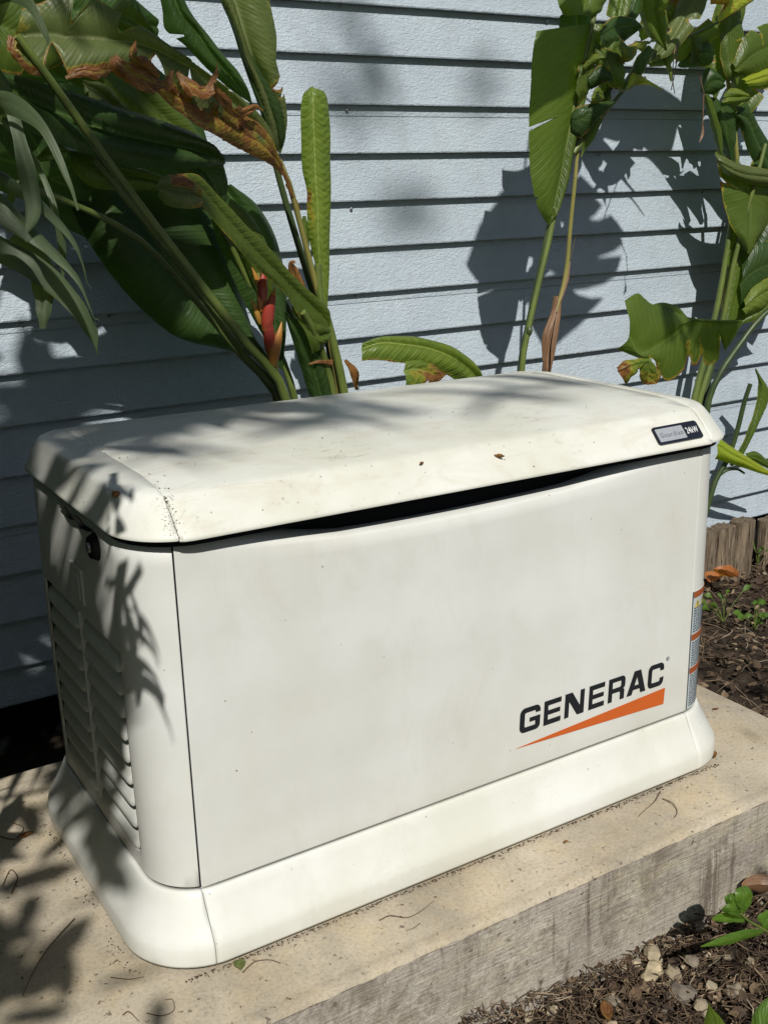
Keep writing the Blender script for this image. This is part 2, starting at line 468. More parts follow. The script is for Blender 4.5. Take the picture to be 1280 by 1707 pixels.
# ------------------------------------------------------------------ ground
def gz(x, y):
    h = -0.205 + 0.018 * noise.noise(Vector((x * 2.2, y * 2.2, 0))) + 0.012 * noise.noise(Vector((x * 9, y * 9, 3)))
    if y < -0.17: h += -0.10 * max(0, min(1, (x - 0.8) / 1.2)) + 0.025 * max(0, min(1, (0.75 - x) / 0.6))
    if y < -0.17 and y > -0.26: h += 0.02 * (1 - (-0.17 - y) / 0.09)
    return h
def make_ground():
    xs = sorted(set([-60, -20, -8, -4, -2, -1] + [round(-0.4 + 0.035 * i, 3) for i in range(105)] + [3.6, 4.5, 6, 10, 25, 60]))
    ys = sorted(set([-60, -20, -8, -4, -2.4, -1.6, -1.2] + [round(-1.0 + 0.035 * i, 3) for i in range(66)] + [1.6, 3, 8, 25, 60]))
    V = [Vector((x, y, gz(x, y) - 0.012)) for y in ys for x in xs]
    nx = len(xs)
    F = [(j * nx + i, j * nx + i + 1, (j + 1) * nx + i + 1, (j + 1) * nx + i) for j in range(len(ys) - 1) for i in range(nx - 1)]
    o = from_py('ground', V, F, m_soil, None, 180)
    tag(o, kind='structure')
make_ground()

# ------------------------------------------------------------------ house wall
YW = 1.16
SP = 0.1144
Z0 = 1.638
def make_wall():
    root = thing('house_wall', 'pale blue grey lap siding wall of the house behind the generator', 'wall', (1.5, YW, -0.1))
    X0, X1 = -2.0, 6.0
    zs_top = Z0 + 8 * SP
    nb = 0
    for n in range(-8, 15):
        zb = Z0 - SP * (n + 1); zt = Z0 - SP * n         # this board: from its butt zb up to the butt of the next one
        if n == 14: zb = -0.055
        joint = (n % 4 == 3)                               # the thin line below every fourth shadow
        d = 0.020
        prof = [(YW - d, zb), (YW - d - 0.001, zb + 0.003), (YW - d + 0.001, zb + 0.012)]
        if joint: prof += [(YW - 0.0062, zt - 0.0275), (YW - 0.0035, zt - 0.0270), (YW - 0.0035, zt - 0.0262), (YW - 0.0062, zt - 0.0255), (YW - 0.0052, zt - 0.001)]
        else: prof += [(YW - 0.004, zt - 0.02), (YW - 0.001, zt - 0.001)]
        prof += [(YW + 0.012, zt - 0.001), (YW + 0.012, zb)]
        V, F = [], []
        xs = [X0 + (X1 - X0) * i / 80 for i in range(81)]
        k = len(prof)
        for x in xs:
            wob = 0.0012 * noise.noise(Vector((x * 1.7, n * 3.1, 0)))
            for (y, z) in prof: V.append(Vector((x, y + wob, z + 0.6 * wob)))
        for i in range(80):
            for j in range(k):
                a = i * k + j; b = i * k + (j + 1) % k
                F.append((a, a + k, b + k, b))
        F.append(tuple(range(k))); F.append(tuple(80 * k + j for j in reversed(range(k))))
        from_py('siding_board', V, F, m_siding, root, 25)
    # backing and near-black foundation painting the dark of the crawl space under the siding
    bevel_box('sheathing', (X0, YW + 0.014, -0.05), (X1, YW + 0.12, 2.5), m_void, root, 0)
    bevel_box('foundation', (X0, YW + 0.075, -0.5), (X1, YW + 0.12, -0.052), m_void, root, 0)
    # nail heads in the shadow lines
    for (u, v) in ((569, 8), (578, 184), (585, 348), (592, 493), (208, 689), (37, 540), (182, 526), (911, 35), (913, 186), (1168, 436), (1170, 320), (997, 258), (596, 645)):
        P = at(u, v, YW - 0.008)
        bm = bmesh.new()
        bmesh.ops.create_uvsphere(bm, u_segments=10, v_segments=6, radius=0.0042)
        for q in bm.verts: q.co = Vector((q.co.x + P.x, q.co.y * 0.6 + P.y - 0.002, q.co.z + P.z))
        from_bm('nail_head', bm, m_nail, root, 180)
make_wall()

# weathered palisade edging at the foot of the wall, right
def make_stakes():
    labels = ['weathered wooden edging stake nearest the generator corner, below the siding', 'weathered wooden edging stake, second from the generator', 'weathered wooden edging stake right of the dark gap', 'weathered wooden edging stake at the right picture edge']
    spec = [(2.24, 0.085), (2.33, 0.088), (2.424, 0.09), (2.565, 0.09)]
    for i, (x, wd) in enumerate(spec):
        random.seed(40 + i)
        V, F = [], []
        n = 22; rows = 16
        top = -0.028 + random.uniform(-0.008, 0.008) - (0.012 if i == 3 else 0)
        for r in range(rows + 1):
            t = r / rows
            for k in range(n):
                a = 2 * math.pi * k / n
                rr = 1 + 0.10 * noise.noise(Vector((math.cos(a) * 3, math.sin(a) * 3 + i * 9, t * 1.2))) + 0.06 * noise.noise(Vector((math.cos(a) * 9, math.sin(a) * 9 + i, t * 2)))
                cx = math.copysign(abs(math.cos(a)) ** 0.75, math.cos(a)) * wd / 2 * rr
                cy = math.copysign(abs(math.sin(a)) ** 0.75, math.sin(a)) * 0.032 * rr
                z = -0.3 + t * (top + 0.3)
                if r == rows: z += 0.006 * noise.noise(Vector((math.cos(a) * 4, math.sin(a) * 4, i * 5)))
                V.append(Vector((x + cx, 1.075 + cy, z)))
        for r in range(rows):
            for k in range(n):
                a0 = r * n + k; a1 = r * n + (k + 1) % n
                F.append((a0, a1, a1 + n, a0 + n))
        c = len(V); V.append(Vector((x, 1.075, top - 0.004)))
        for k in range(n): F.append((rows * n + k, rows * n + (k + 1) % n, c))
        o = from_py('edging_stake', V, F, m_wood, None, 50)
        tag(o, labels[i], 'edging stake', 'wooden edging stakes below the siding')
make_stakes()

# ------------------------------------------------------------------ concrete pad
def make_pad():
    X0, X1, Y0, Y1 = -1.15, 1.297, -0.172, 0.71
    V, F = [], []
    root = thing('concrete_pad', 'stained concrete pad under the generator with a trowelled front edge', 'concrete pad', (0.2, 0.2, -0.3))
    nx = 240
    xs = [X0 + (X1 - X0) * i / nx for i in range(nx + 1)]
    prof = [(Y1, 0.0), (0.3, 0.0), (0.0, 0.0), (Y0 + 0.030, 0.0), (Y0 + 0.027, -0.0012), (Y0 + 0.022, -0.0005), (Y0 + 0.008, -0.0008), (Y0 + 0.003, -0.003), (Y0, -0.009)]
    k = len(prof)
    for x in xs:
        for j, (y, z) in enumerate(prof):
            e = 0
            if j >= k - 3: e = 0.0018 * noise.noise(Vector((x * 30, j, 0))) + 0.0012 * noise.noise(Vector((x * 90, 0, j)))
            V.append(Vector((x, y + e, z - abs(e) * 0.5 + (0.0008 * noise.noise(Vector((x * 12, y * 12, 0))) if j < k - 3 else 0))))
    for i in range(nx):
        for j in range(k - 1):
            a = i * k + j; F.append((a, a + 1, a + k + 1, a + k))
    from_py('pad_top', V, F, m_conc, root, 180)
    V, F = [], []
    zz = [-0.0095, -0.03, -0.06, -0.09, -0.12, -0.15, -0.18, -0.22, -0.34]
    k = len(zz)
    for x in xs:
        for j, z in enumerate(zz):
            e = 0.0022 * noise.noise(Vector((x * 14, z * 40, 5))) if j else 0.0012 * noise.noise(Vector((x * 30, j, 0)))
            V.append(Vector((x, Y0 + e - (0.001 if j else 0), z)))
    for i in range(nx):
        for j in range(k - 1):
            a = i * k + j; F.append((a, a + 1, a + k + 1, a + k))
    b = len(V)
    for (x, y) in ((X1, Y0), (X1, Y1), (X0, Y1), (X0, Y0)):
        V += [Vector((x, y, -0.004)), Vector((x, y, -0.34))]
    for s in range(3):
        F.append((b + 2 * s, b + 2 * s + 1, b + 2 * s + 3, b + 2 * s + 2))
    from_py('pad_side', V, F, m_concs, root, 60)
make_pad()

# ------------------------------------------------------------------ generator
BX0, BX1, BY0, BY1 = -0.057, 1.080, 0.0, 0.560      # body footprint
def rr_loop(x0, x1, y0, y1, r, z, nc=14, ne=16, bow=0.0):
    """rounded rectangle, counter-clockwise seen from above, starting mid front-left"""
    pts = []
    cs = [((x0 + r, y0 + r), math.pi, 1.5 * math.pi), ((x1 - r, y0 + r), 1.5 * math.pi, 2 * math.pi),
          ((x1 - r, y1 - r), 0, 0.5 * math.pi), ((x0 + r, y1 - r), 0.5 * math.pi, math.pi)]
    for ci, ((cx, cy), a0, a1) in enumerate(cs):
        for i in range(nc + 1):
            a = a0 + (a1 - a0) * i / nc
            pts.append(Vector((cx + r * math.cos(a), cy + r * math.sin(a), z)))
        (nx_, ny_), b0, _ = cs[(ci + 1) % 4]
        p = pts[-1]; q = Vector((nx_ + r * math.cos(b0), ny_ + r * math.sin(b0), z))
        for i in range(1, ne):
            t = i / ne
            s = p.lerp(q, t)
            if bow:
                o = bow * 4 * t * (1 - t)
                s += (Vector((0, -o, 0)), Vector((o, 0, 0)), Vector((0, o, 0)), Vector((-o, 0, 0)))[ci]
            pts.append(s)
    return pts
def loft(loops, cap_top=True, cap_bottom=False):
    V, F = [], []
    n = len(loops[0])
    for L in loops: V += L
    for i in range(len(loops) - 1):
        for k in range(n):
            a = i * n + k; b = i * n + (k + 1) % n
            F.append((a, b, b + n, a + n))
    if cap_top: F.append(tuple((len(loops) - 1) * n + k for k in range(n)))
    if cap_bottom: F.append(tuple(reversed(range(n))))
    return V, F

GEN = thing('standby_generator', 'large off white enclosed standby generator on the concrete pad', 'generator', (0.5, 0.28, 0))

def split_piece(V, F, xa, xb):
    bm = bmesh.new()
    bv = [bm.verts.new(v) for v in V]
    for f in F: bm.faces.new([bv[i] for i in f])
    if xa is not None:
        bmesh.ops.bisect_plane(bm, geom=bm.verts[:] + bm.edges[:] + bm.faces[:], plane_co=(xa, 0, 0), plane_no=(1, 0, 0), clear_inner=True)
    if xb is not None:
        bmesh.ops.bisect_plane(bm, geom=bm.verts[:] + bm.edges[:] + bm.faces[:], plane_co=(xb, 0, 0), plane_no=(1, 0, 0), clear_outer=True)
    bmesh.ops.recalc_face_normals(bm, faces=bm.faces[:])
    return bm
def solid(o, th=0.003, off=-1):
    md = o.modifiers.new('thickness', 'SOLIDIFY'); md.thickness = th; md.offset = off
    return o

SX0, SX1 = 0.0, 1.0      # the two panel seams
# skirt -------------------------------------------------------------
def skirt_loops(shrink=0):
    L = []
    for off, z in ((0.041, 0.0), (0.0415, 0.004), (0.0412, 0.026), (0.0395, 0.034), (0.035, 0.042), (0.022, 0.068), (0.011, 0.090), (0.007, 0.1005), (0.004, 0.1035), (-0.004, 0.104)):
        off -= shrink
        L.append(rr_loop(BX0 - off, BX1 + off, BY0 - off, BY1 + off, 0.085 + off * 0.9, z + 0.0095))
    return L
V, F = loft(skirt_loops(), False)
def half(b, back):
    bmesh.ops.delete(b, geom=[f for f in b.faces if (f.calc_center_median().y > 0.3) != back], context='FACES'); return b
base = from_bm('base_skirt', half(split_piece(V, F, SX0 + 0.0008, SX1 - 0.0008), False), m_skirt, GEN, 50); solid(base)
solid(from_bm('back_skirt', half(split_piece(V, F, SX0 + 0.0011, SX1 - 0.0011), True), m_skirt, GEN, 50))
for a, b in ((None, SX0), (SX1, None)):
    solid(from_bm('skirt_end', split_piece(V, F, a, b), m_skirt, GEN, 50))
V, F = loft(skirt_loops(0.004), True)
from_py('base_frame', V, F, m_dark, GEN, 50)
V, F = loft([rr_loop(BX0 - 0.025, BX1 + 0.025, BY0 - 0.025, BY1 + 0.025, 0.10, z) for z in (0.001, 0.0125)], False, True)
from_py('base_rail', V, F, m_dark, GEN, 50)
# inner core that reads as the dark inside of gaps --------------------------
V, F = loft([rr_loop(BX0 + 0.022, BX1 - 0.022, BY0 + 0.030, BY1 - 0.02, 0.06, z) for z in (0.10, 0.655)], True)
from_py('inner_core', V, F, m_dark, GEN, 50)

# body end panels ------------------------------------------------------
ZB, ZT = 0.1155, 0.659
def body_loops(zs):
    L = []
    for z in zs:
        bow = 0.006 * math.sin(math.pi * min(1, max(0, (z - ZB) / (ZT - ZB))))
        L.append(rr_loop(BX0 - bow * 0.5, BX1 + bow * 0.5, BY0, BY1, 0.085, z))
    return L
zs = [ZB, ZB + 0.003] + [0.14 + 0.02 * i for i in range(25)] + [ZT]
zs[0] = ZB
L = body_loops(zs)
for v in L[0]:
    c = Vector((0.5, 0.28, v.z)); d = (c - v); d.z = 0; v += d.normalized() * 0.003
V, F = loft(L, False)
BODY_VF = ([v.copy() for v in V], list(F))
# the left end: cut the louvre opening out of it
LY0, LY1, LZ0, LZ1 = 0.088, 0.470, 0.150, 0.478
bm = split_piece(V, F, None, SX0 - 0.0005)
for co, no in (((0, LY0, 0), (0, 1, 0)), ((0, LY1, 0), (0, 1, 0)), ((0, 0, LZ0), (0, 0, 1)), ((0, 0, LZ1), (0, 0, 1))):
    bmesh.ops.bisect_plane(bm, geom=bm.verts[:] + bm.edges[:] + bm.faces[:], plane_co=co, plane_no=no)
dele = []
for f in bm.faces:
    c = f.calc_center_median()
    if LY0 < c.y < LY1 and LZ0 < c.z < LZ1 and c.x < -0.04: dele.append(f)
bmesh.ops.delete(bm, geom=dele, context='FACES')
side = from_bm('side_panel', bm, m_body, GEN, 40); solid(side, 0.003)
rp = from_bm('side_panel', split_piece(V, F, SX1 + 0.0005, None), m_body, GEN, 40); solid(rp, 0.003)
# back panel
solid(from_bm('back_panel', (lambda b: (bmesh.ops.delete(b, geom=[f for f in b.faces if f.calc_center_median().y < 0.3], context='FACES'), b)[1])(split_piece(V, F, SX0 + 0.001, SX1 - 0.001)), m_body, GEN, 40), 0.003)
# louvres
NL = 9
pit = (LZ1 - LZ0) / NL
def sx(y, z):
    bow = 0.006 * math.sin(math.pi * (z - ZB) / (ZT - ZB)); return BX0 - bow * 0.5
for (ya, yb) in ((LY0, 0.276), (0.284, LY1)):
    for i in range(NL):
        z0 = LZ0 + i * pit
        V, F = [], []
        n = 18
        prof = [(-0.002, 0.0), (-0.0035, 0.003), (-0.002, 0.010), (0.004, 0.021), (0.011, 0.0305), (0.020, 0.0315), (0.022, 0.030), (0.007, 0.016), (0.001, 0.003)]
        k = len(prof)
        for j in range(n + 1):
            t = j / n
            y = ya + (yb - ya) * t
            e = min(1.0, min(t, 1 - t) / 0.13)
            sag = math.sqrt(max(0, 1 - (1 - e) ** 2))
            for (dx, dz) in prof:
                V.append(Vector((sx(y, z0) + dx + (1 - sag) * 0.008, y, z0 + (dz if dz > 0.011 else dz + (1 - sag) * 0.010))))
        for j in range(n):
            for q in range(k):
                a = j * k + q; b = j * k + (q + 1) % k
                F.append((a, b, b + k, a + k))
        F.append(tuple(range(k))); F.append(tuple(n * k + q for q in reversed(range(k))))
        from_py('louver', V, F, m_body, side, 50)
bevel_box('louver_divider', (BX0 - 0.004, 0.2765, LZ0 - 0.002), (BX0 + 0.014, 0.2835, LZ1 + 0.002), m_body, side, 0.0015)
# small recessed latch plate, key lock and torn weather strip on the left end
V, F = [], []
p0 = sx(0.3, 0.5) - 0.0015
bevel_box('latch_plate', (p0 - 0.002, 0.235, 0.500), (p0 + 0.002, 0.30, 0.560), m_body, side, 0.0018, 3)
bevel_box('latch_slot', (p0 - 0.0026, 0.25, 0.507), (p0 - 0.0012, 0.275, 0.546), m_body, side, 0.0003)
bm = bmesh.new(); bmesh.ops.create_cone(bm, cap_ends=True, segments=28, radius1=0.021, radius2=0.016, depth=0.010)
bmesh.ops.rotate(bm, verts=bm.verts[:], cent=(0, 0, 0), matrix=Matrix.Rotation(-math.pi / 2, 3, 'Y'))
bmesh.ops.translate(bm, verts=bm.verts[:], vec=(BX0 - 0.006, 0.155, 0.619))
lock = from_bm('lock', bm, m_rubber, side, 40)
bm = bmesh.new(); bmesh.ops.create_cone(bm, cap_ends=True, segments=20, radius1=0.008, radius2=0.007, depth=0.004)
bmesh.ops.rotate(bm, verts=bm.verts[:], cent=(0, 0, 0), matrix=Matrix.Rotation(-math.pi / 2, 3, 'Y'))
bmesh.ops.translate(bm, verts=bm.verts[:], vec=(BX0 - 0.0125, 0.155, 0.619))
from_bm('lock_barrel', bm, m_nail, side, 40)
V, F = [], []
pts = [Vector((BX0 - 0.003, 0.16 + 0.02 * i, 0.642 - 0.006 * math.sin(i * 0.9) ** 2)) for i in range(9)]
tube_vf(V, F, pts, [0.002, 0.006, 0.007, 0.005, 0.007, 0.006, 0.005, 0.004, 0.002], 8, 0.5)
from_py('weather_strip', V, F, m_rubber, side, 60)

# front panel ----------------------------------------------------------
def fp_y(x, z):
    t = (x - SX0) / (SX1 - SX0)
    return BY0 - 0.0035 * math.sin(math.pi * t) * math.sin(math.pi * min(1, max(0, (z - ZB) / 0.5)))
EDGE_X = [0.0, .1, .2, .3, .4, .5, .6, .7, .8, .9, 1.0]
EDGE_Z = [.6375, .6275, .6185, .6128, .6102, .6095, .6102, .6128, .6172, .6224, .6277]
EDGE_P = np.polyfit(EDGE_X, EDGE_Z, 5)
def edge_z(x): return float(np.polyval(EDGE_P, x))
V, F = [], []
nx, nz = 80, 24
cols = []
for i in range(nx + 1):
    t = i / nx
    x = SX0 + 0.0005 + (SX1 - SX0 - 0.0010) * t
    q = min(max((x - 0.0) / 0.26, 0), 1) if x < 0.5 else min(max((0.99 - x) / 0.30, 0), 1)
    wq = 0.5 * q + 0.5 * q * q * (3 - 2 * q)
    ze = edge_z(x)
    top = 0.6615 - 0.008 * x
    zend = top * (1 - wq) + (ze + 0.0045) * wq
    yend = 0.0255 * min(1, 1.5 * wq) + 0.0005
    col = [(x, 0.004, ZB - 0.001), (x, 0.0008, ZB + 0.0006), (x, fp_y(x, ZB), ZB + 0.004)]
    for j in range(1, nz + 1):
        z = ZB + 0.004 + (ze - 0.003 - ZB - 0.004) * j / nz
        col.append((x, fp_y(x, z), z))
    for a in (12, 24, 36, 48, 60, 72, 84, 90):
        a = math.radians(a)
        col.append((x, fp_y(x, ze) + yend * (1 - math.cos(a)) ** 0.8 , ze - 0.003 + (zend - ze + 0.003) * math.sin(a)))
    cols.append(col)
k = len(cols[0])
for c in cols: V += [Vector(p) for p in c]
for i in range(nx):
    for j in range(k - 1):
        a = i * k + j; F.append((a, a + k, a + k + 1, a + 1))
front = from_py('front_panel', V, F, m_body, GEN, 180)
# near-black strip standing in for the deep shade in the gap above the panel
bevel_box('gap_shade_strip', (SX0 + 0.004, 0.0265, 0.60), (SX1 - 0.004, 0.0290, 0.665), m_dark, GEN, 0)
# horizontal seam shadow line at the skirt is the real gap between panel and skirt

# lid ---------------------------------------------------------------------
LX0, LX1, LY_0, LY_1 = -0.068, 1.090, -0.028, 0.580
def lid_loops(dz=0, dxy=0):
    spec = [  # inset x, inset front, inset back, z, radius
        (0.0055, 0.0055, 0.0055, 0.6515, 0.094), (0.0008, 0.0008, 0.0008, 0.6500, 0.098), (0.0, 0.0, 0.0, 0.6520, 0.100), (0.0012, 0.001, 0.001, 0.6555, 0.100),
        (0.0040, 0.005, 0.005, 0.6610, 0.100), (0.011, 0.024, 0.018, 0.6835, 0.096), (0.0165, 0.0385, 0.030, 0.6975, 0.092), (0.020, 0.0445, 0.036, 0.7025, 0.090), (0.0245, 0.0485, 0.041, 0.7048, 0.088), (0.034, 0.057, 0.052, 0.7072, 0.083),
        (0.075, 0.09, 0.09, 0.7150, 0.070), (0.13, 0.14, 0.14, 0.7210, 0.055), (0.20, 0.20, 0.19, 0.7250, 0.04), (0.27, 0.25, 0.24, 0.7265, 0.03)]
    out = []
    for ix, fy, by, z, r in spec:
        out.append(rr_loop(LX0 + ix + dxy, LX1 - ix - dxy, LY_0 + fy + dxy, LY_1 - by - dxy, r - dxy * 0.5, z + dz))
    for L in out:
        for v in L: v.z += 0.0095 * (1 - v.x) + 0.0015
    return out
V, F = loft(lid_loops(), True)
LID_VF = ([v.copy() for v in V], [f for f in F])
LS0, LS1 = 0.001, 1.000
lid = from_bm('lid', split_piece(V, F, LS0 + 0.0012, LS1 - 0.0006), m_lid, GEN, 60); solid(lid, 0.004)
for a, b in ((None, LS0), (LS1, None)):
    bm = split_piece(V, F, a, b)
    for v in bm.verts: v.co.z += 0.0016
    o = from_bm('lid_end_cap', bm, m_lid, GEN, 60); solid(o, 0.004)
V, F = loft(lid_loops(-0.011, 0.010)[2:], True)
from_py('lid_liner', V, F, m_dark, GEN, 60)

# raised bead along the seam on the left end cap
from mathutils.bvhtree import BVHTree
LID_BVH = BVHTree.FromPolygons([tuple(v) for v in LID_VF[0]], LID_VF[1])
BODY_BVH = BVHTree.FromPolygons([tuple(v) for v in BODY_VF[0]], BODY_VF[1])
def drop_on_lid(u, v, lift=0.002):
    d = ray(u, v).normalized()
    h = LID_BVH.ray_cast(CAM_C, d)
    return h[0] + Vector((0, 0, lift)) if h[0] is not None else atz(u, v, 0.72)

# lettering on the front panel -------------------------------------------
def poly_obj(name, polys, place, mat, parent, th=0.0006):
    """flat polygons (2-D), each an outline, filled, with a little thickness; place maps (x, y, depth) to the world"""
    from mathutils.geometry import tessellate_polygon
    bm = bmesh.new()
    for P in polys:
        Q = [P[0]]
        for p in P[1:]:
            if (p[0] - Q[-1][0]) ** 2 + (p[1] - Q[-1][1]) ** 2 > 1e-12: Q.append(p)
        vs = [bm.verts.new((x, y, 0)) for x, y in Q]
        for t in tessellate_polygon([[Vector((x * 1000, y * 1000, 0)) for x, y in Q]]):
            if len(set(t)) == 3: bm.faces.new([vs[k] for k in t])
    bmesh.ops.recalc_face_normals(bm, faces=bm.faces[:])
    r = bmesh.ops.extrude_face_region(bm, geom=bm.faces[:])
    for v in [g for g in r['geom'] if isinstance(g, bmesh.types.BMVert)]: v.co.z = th
    for v in bm.verts: v.co = place(v.co.x, v.co.y, v.co.z)
    bmesh.ops.recalc_face_normals(bm, faces=bm.faces[:])
    return from_bm(name, bm, mat, parent, 0)
def ring(outer, inner_first):
    return outer
def arc(cx, cy, rx, ry, a0, a1, n=7):
    return [(cx + rx * math.cos(math.radians(a0 + (a1 - a0) * i / n)), cy + ry * math.sin(math.radians(a0 + (a1 - a0) * i / n))) for i in range(n + 1)]
# letters in a box 1 wide, 1 high; heavy extended strokes
SW, SH = 0.235, 0.20
def letter(ch):
    ro, ri = 0.24, 0.07
    if ch in 'GC':
        out = []
        # outer from the upper right terminal, anticlockwise over the top
        if ch == 'C':
            out += [(1, 0.66), (1, 1 - ro)]
        else:
            out += [(1, 0.70), (1, 1 - ro)]
        out += arc(1 - ro, 1 - ro, ro, ro, 0, 90) + arc(ro, 1 - ro, ro, ro, 90, 180) + arc(ro, ro, ro, ro, 180, 270)
        if ch == 'G':
            out += arc(1 - ro * 0.8, ro * 0.8, ro * 0.8, ro * 0.8, 270, 360)
            out += [(1, 0.55), (0.48, 0.55), (0.48, 0.38), (1 - SW, 0.38), (1 - SW, SH)]
        else:
            out += arc(1 - ro, ro, ro, ro, 270, 360) + [(1, 0.36), (1 - SW, 0.34), (1 - SW, SH + ri)]
            out += arc(1 - SW - ri, SH + ri, ri, ri, 0, -90, 3)
        out += arc(SW + ri, SH + ri, ri, ri, 270, 180, 3) + arc(SW + ri, 1 - SH - ri, ri, ri, 180, 90, 3)
        if ch == 'G': out += [(1 - SW, 1 - SH), (1 - SW, 0.70)]
        else: out += arc(1 - SW - ri, 1 - SH - ri, ri, ri, 90, 0, 3) + [(1 - SW, 0.66)]
        return [out]
    if ch == 'E':
        return [[(0, 0), (1, 0), (1, SH), (SW, SH), (SW, 0.41), (0.95, 0.41), (0.95, 0.59), (SW, 0.59), (SW, 1 - SH), (1, 1 - SH), (1, 1), (0, 1)]]
    if ch == 'N':
        return [[(0, 0), (SW * 0.9, 0), (SW * 0.9, 0.66), (0.66, 0), (1, 0), (1, 1), (1 - SW * 0.9, 1), (1 - SW * 0.9, 0.36), (0.36, 1), (0, 1)]]
    if ch == 'R':
        return [[(0, 0), (SW, 0), (SW, 1), (0, 1)],
                [(SW, 1)] + list(reversed(arc(0.80, 0.80, 0.20, 0.20, 0, 90))) + [(1, 0.60)] + list(reversed(arc(0.86, 0.58, 0.14, 0.13, -80, 0, 4)))
                + list(reversed(arc(0.87, 0.35, 0.10, 0.10, 0, 80, 3))) + [(0.97, 0), (0.72, 0), (0.72, 0.28)] + arc(0.64, 0.28, 0.08, 0.08, 10, 90, 3)
                + [(SW, 0.36), (SW, 0.55), (0.68, 0.55)] + arc(0.70, 0.62, 0.06, 0.06, -80, 0, 3) + arc(0.70, 0.76, 0.06, 0.06, 0, 90, 3) + [(SW, 0.82)]]
    if ch == 'A':
        return [[(0, 0), (0.27, 0), (0.53, 0.74), (0.53, 1), (0.36, 1)], [(0.53, 1), (0.53, 0.74), (0.77, 0), (1.05, 0), (0.72, 1)],
                [(0.345, 0.20), (0.405, 0.38), (0.645, 0.38), (0.70, 0.20)]]
# place: logo frame measured on the panel plane y = 0
def front_place(x, z, d): return Vector((x, fp_y(x, z) - 0.0006 - d, z))
lx = [(0.5925, 0.6375), (0.6460, 0.6845), (0.6935, 0.7385), (0.7500, 0.7870), (0.7970, 0.8375), (0.8435, 0.8885), (0.8960, 0.9360)]
for ch, (xa, xb) in zip('GENERAC', lx):
    polys = []
    zb_ = 0.1915 + 0.0005 * (xa - 0.59) / 0.35
    H = 0.0465
    for P in letter(ch):
        polys.append([(xa + px * (xb - xa) + py * 0.0015, zb_ + py * H) for px, py in P])
    poly_obj('letter', polys, front_place, m_black, front)
poly_obj('logo_swoosh', [[(0.585, 0.1655), (0.76, 0.1580), (0.9405, 0.1500), (0.9425, 0.1830)]], front_place, m_orange, front)
def text_obj(name, body, size, place, mat, parent, th=0.0004, bold=0.0, xs=1.0, spacing=1.0, fit=None):
    cu = bpy.data.curves.new(name, 'FONT'); cu.body = body; cu.size = size; cu.offset = bold; cu.space_character = spacing
    tmp = bpy.data.objects.new('tmp', cu); COL.objects.link(tmp)
    dg = bpy.context.evaluated_depsgraph_get()
    me = bpy.data.meshes.new_from_object(tmp.evaluated_get(dg))
    bpy.data.objects.remove(tmp); bpy.data.curves.remove(cu)
    bm = bmesh.new(); bm.from_mesh(me); bpy.data.meshes.remove(me)
    if fit: xs = fit / max(v.co.x for v in bm.verts)
    r = bmesh.ops.extrude_face_region(bm, geom=bm.faces[:])
    for v in [g for g in r['geom'] if isinstance(g, bmesh.types.BMVert)]: v.co.z = th
    for v in bm.verts: v.co = place(v.co.x * xs, v.co.y, v.co.z)
    bmesh.ops.recalc_face_normals(bm, faces=bm.faces[:])
    return from_bm(name, bm, mat, parent, 0)
# registered mark
def reg_place(x, y, d): return front_place(0.9425 + x, 0.2385 + y, d)
ringP = arc(0.0035, 0.0035, 0.0040, 0.0040, 0, 355, 24) + list(reversed(arc(0.0035, 0.0035, 0.0033, 0.0033, 0, 355, 24)))
rg = poly_obj('registered_mark', [ringP], reg_place, m_greytext, front)
text_obj('registered_letter', 'R', 0.006, lambda x, y, d: reg_place(x + 0.0014, y + 0.0013, d), m_greytext, front)

# badge on the sloping band of the lid --------------------------------------
bo = Vector((0, -0.0230, 0.6633)); bt = (Vector((0, 0.0105, 0.6998)) - bo).normalized(); bn = Vector((0, -bt.z, bt.y))
def hit_band(u, v):
    d = ray(u, v); return CAM_C + d * ((bo - CAM_C).dot(bn) / d.dot(bn))
c0 = hit_band(1083, 717); c1 = hit_band(1160, 701); c2 = hit_band(1090, 747)
bx0 = c0.x; bx1 = hit_band(1165, 718).x
v0 = (hit_band(1128, 739) - bo).dot(bt); v1 = (hit_band(1122, 708) - bo).dot(bt)
v0 = max(v0, 0.0015); 
def band_place(x, y, d): return Vector((x, 0, 0)) + Vector((0, bo.y, bo.z)) + bt * y + bn * (0.0008 + d)
def rrect(x0, x1, y0, y1, r, n=6):
    return arc(x0 + r, y0 + r, r, r, 180, 270, n) + arc(x1 - r, y0 + r, r, r, 270, 360, n) + arc(x1 - r, y1 - r, r, r, 0, 90, n) + arc(x0 + r, y1 - r, r, r, 90, 180, n)
badge = poly_obj('badge', [rrect(bx0, bx1, v0, v1, 0.006)], band_place, m_badge, lid, 0.0025)
bw = bx1 - bx0; bh = v1 - v0
poly_obj('badge_plate', [rrect(bx0 + bw * 0.05, bx0 + bw * 0.64, v0 + bh * 0.14, v1 - bh * 0.14, 0.0015)], lambda x, y, d: band_place(x, y, d + 0.0024), m_silver, lid, 0.0008)
text_obj('badge_text', 'Guardian', bh * 0.36, lambda x, y, d: band_place(bx0 + bw * 0.10 + x, v0 + bh * 0.36 + y, d + 0.0031), m_greytext, lid, 0.0003, 0.0002, 1.0, 1.28, bw * 0.50)
text_obj('badge_text', '24kW', bh * 0.50, lambda x, y, d: band_place(bx0 + bw * 0.685 + x, v0 + bh * 0.34 + y, d + 0.0026), m_whiteprint, lid, 0.0004, 0.0001, 1, 1.08, bw * 0.265)

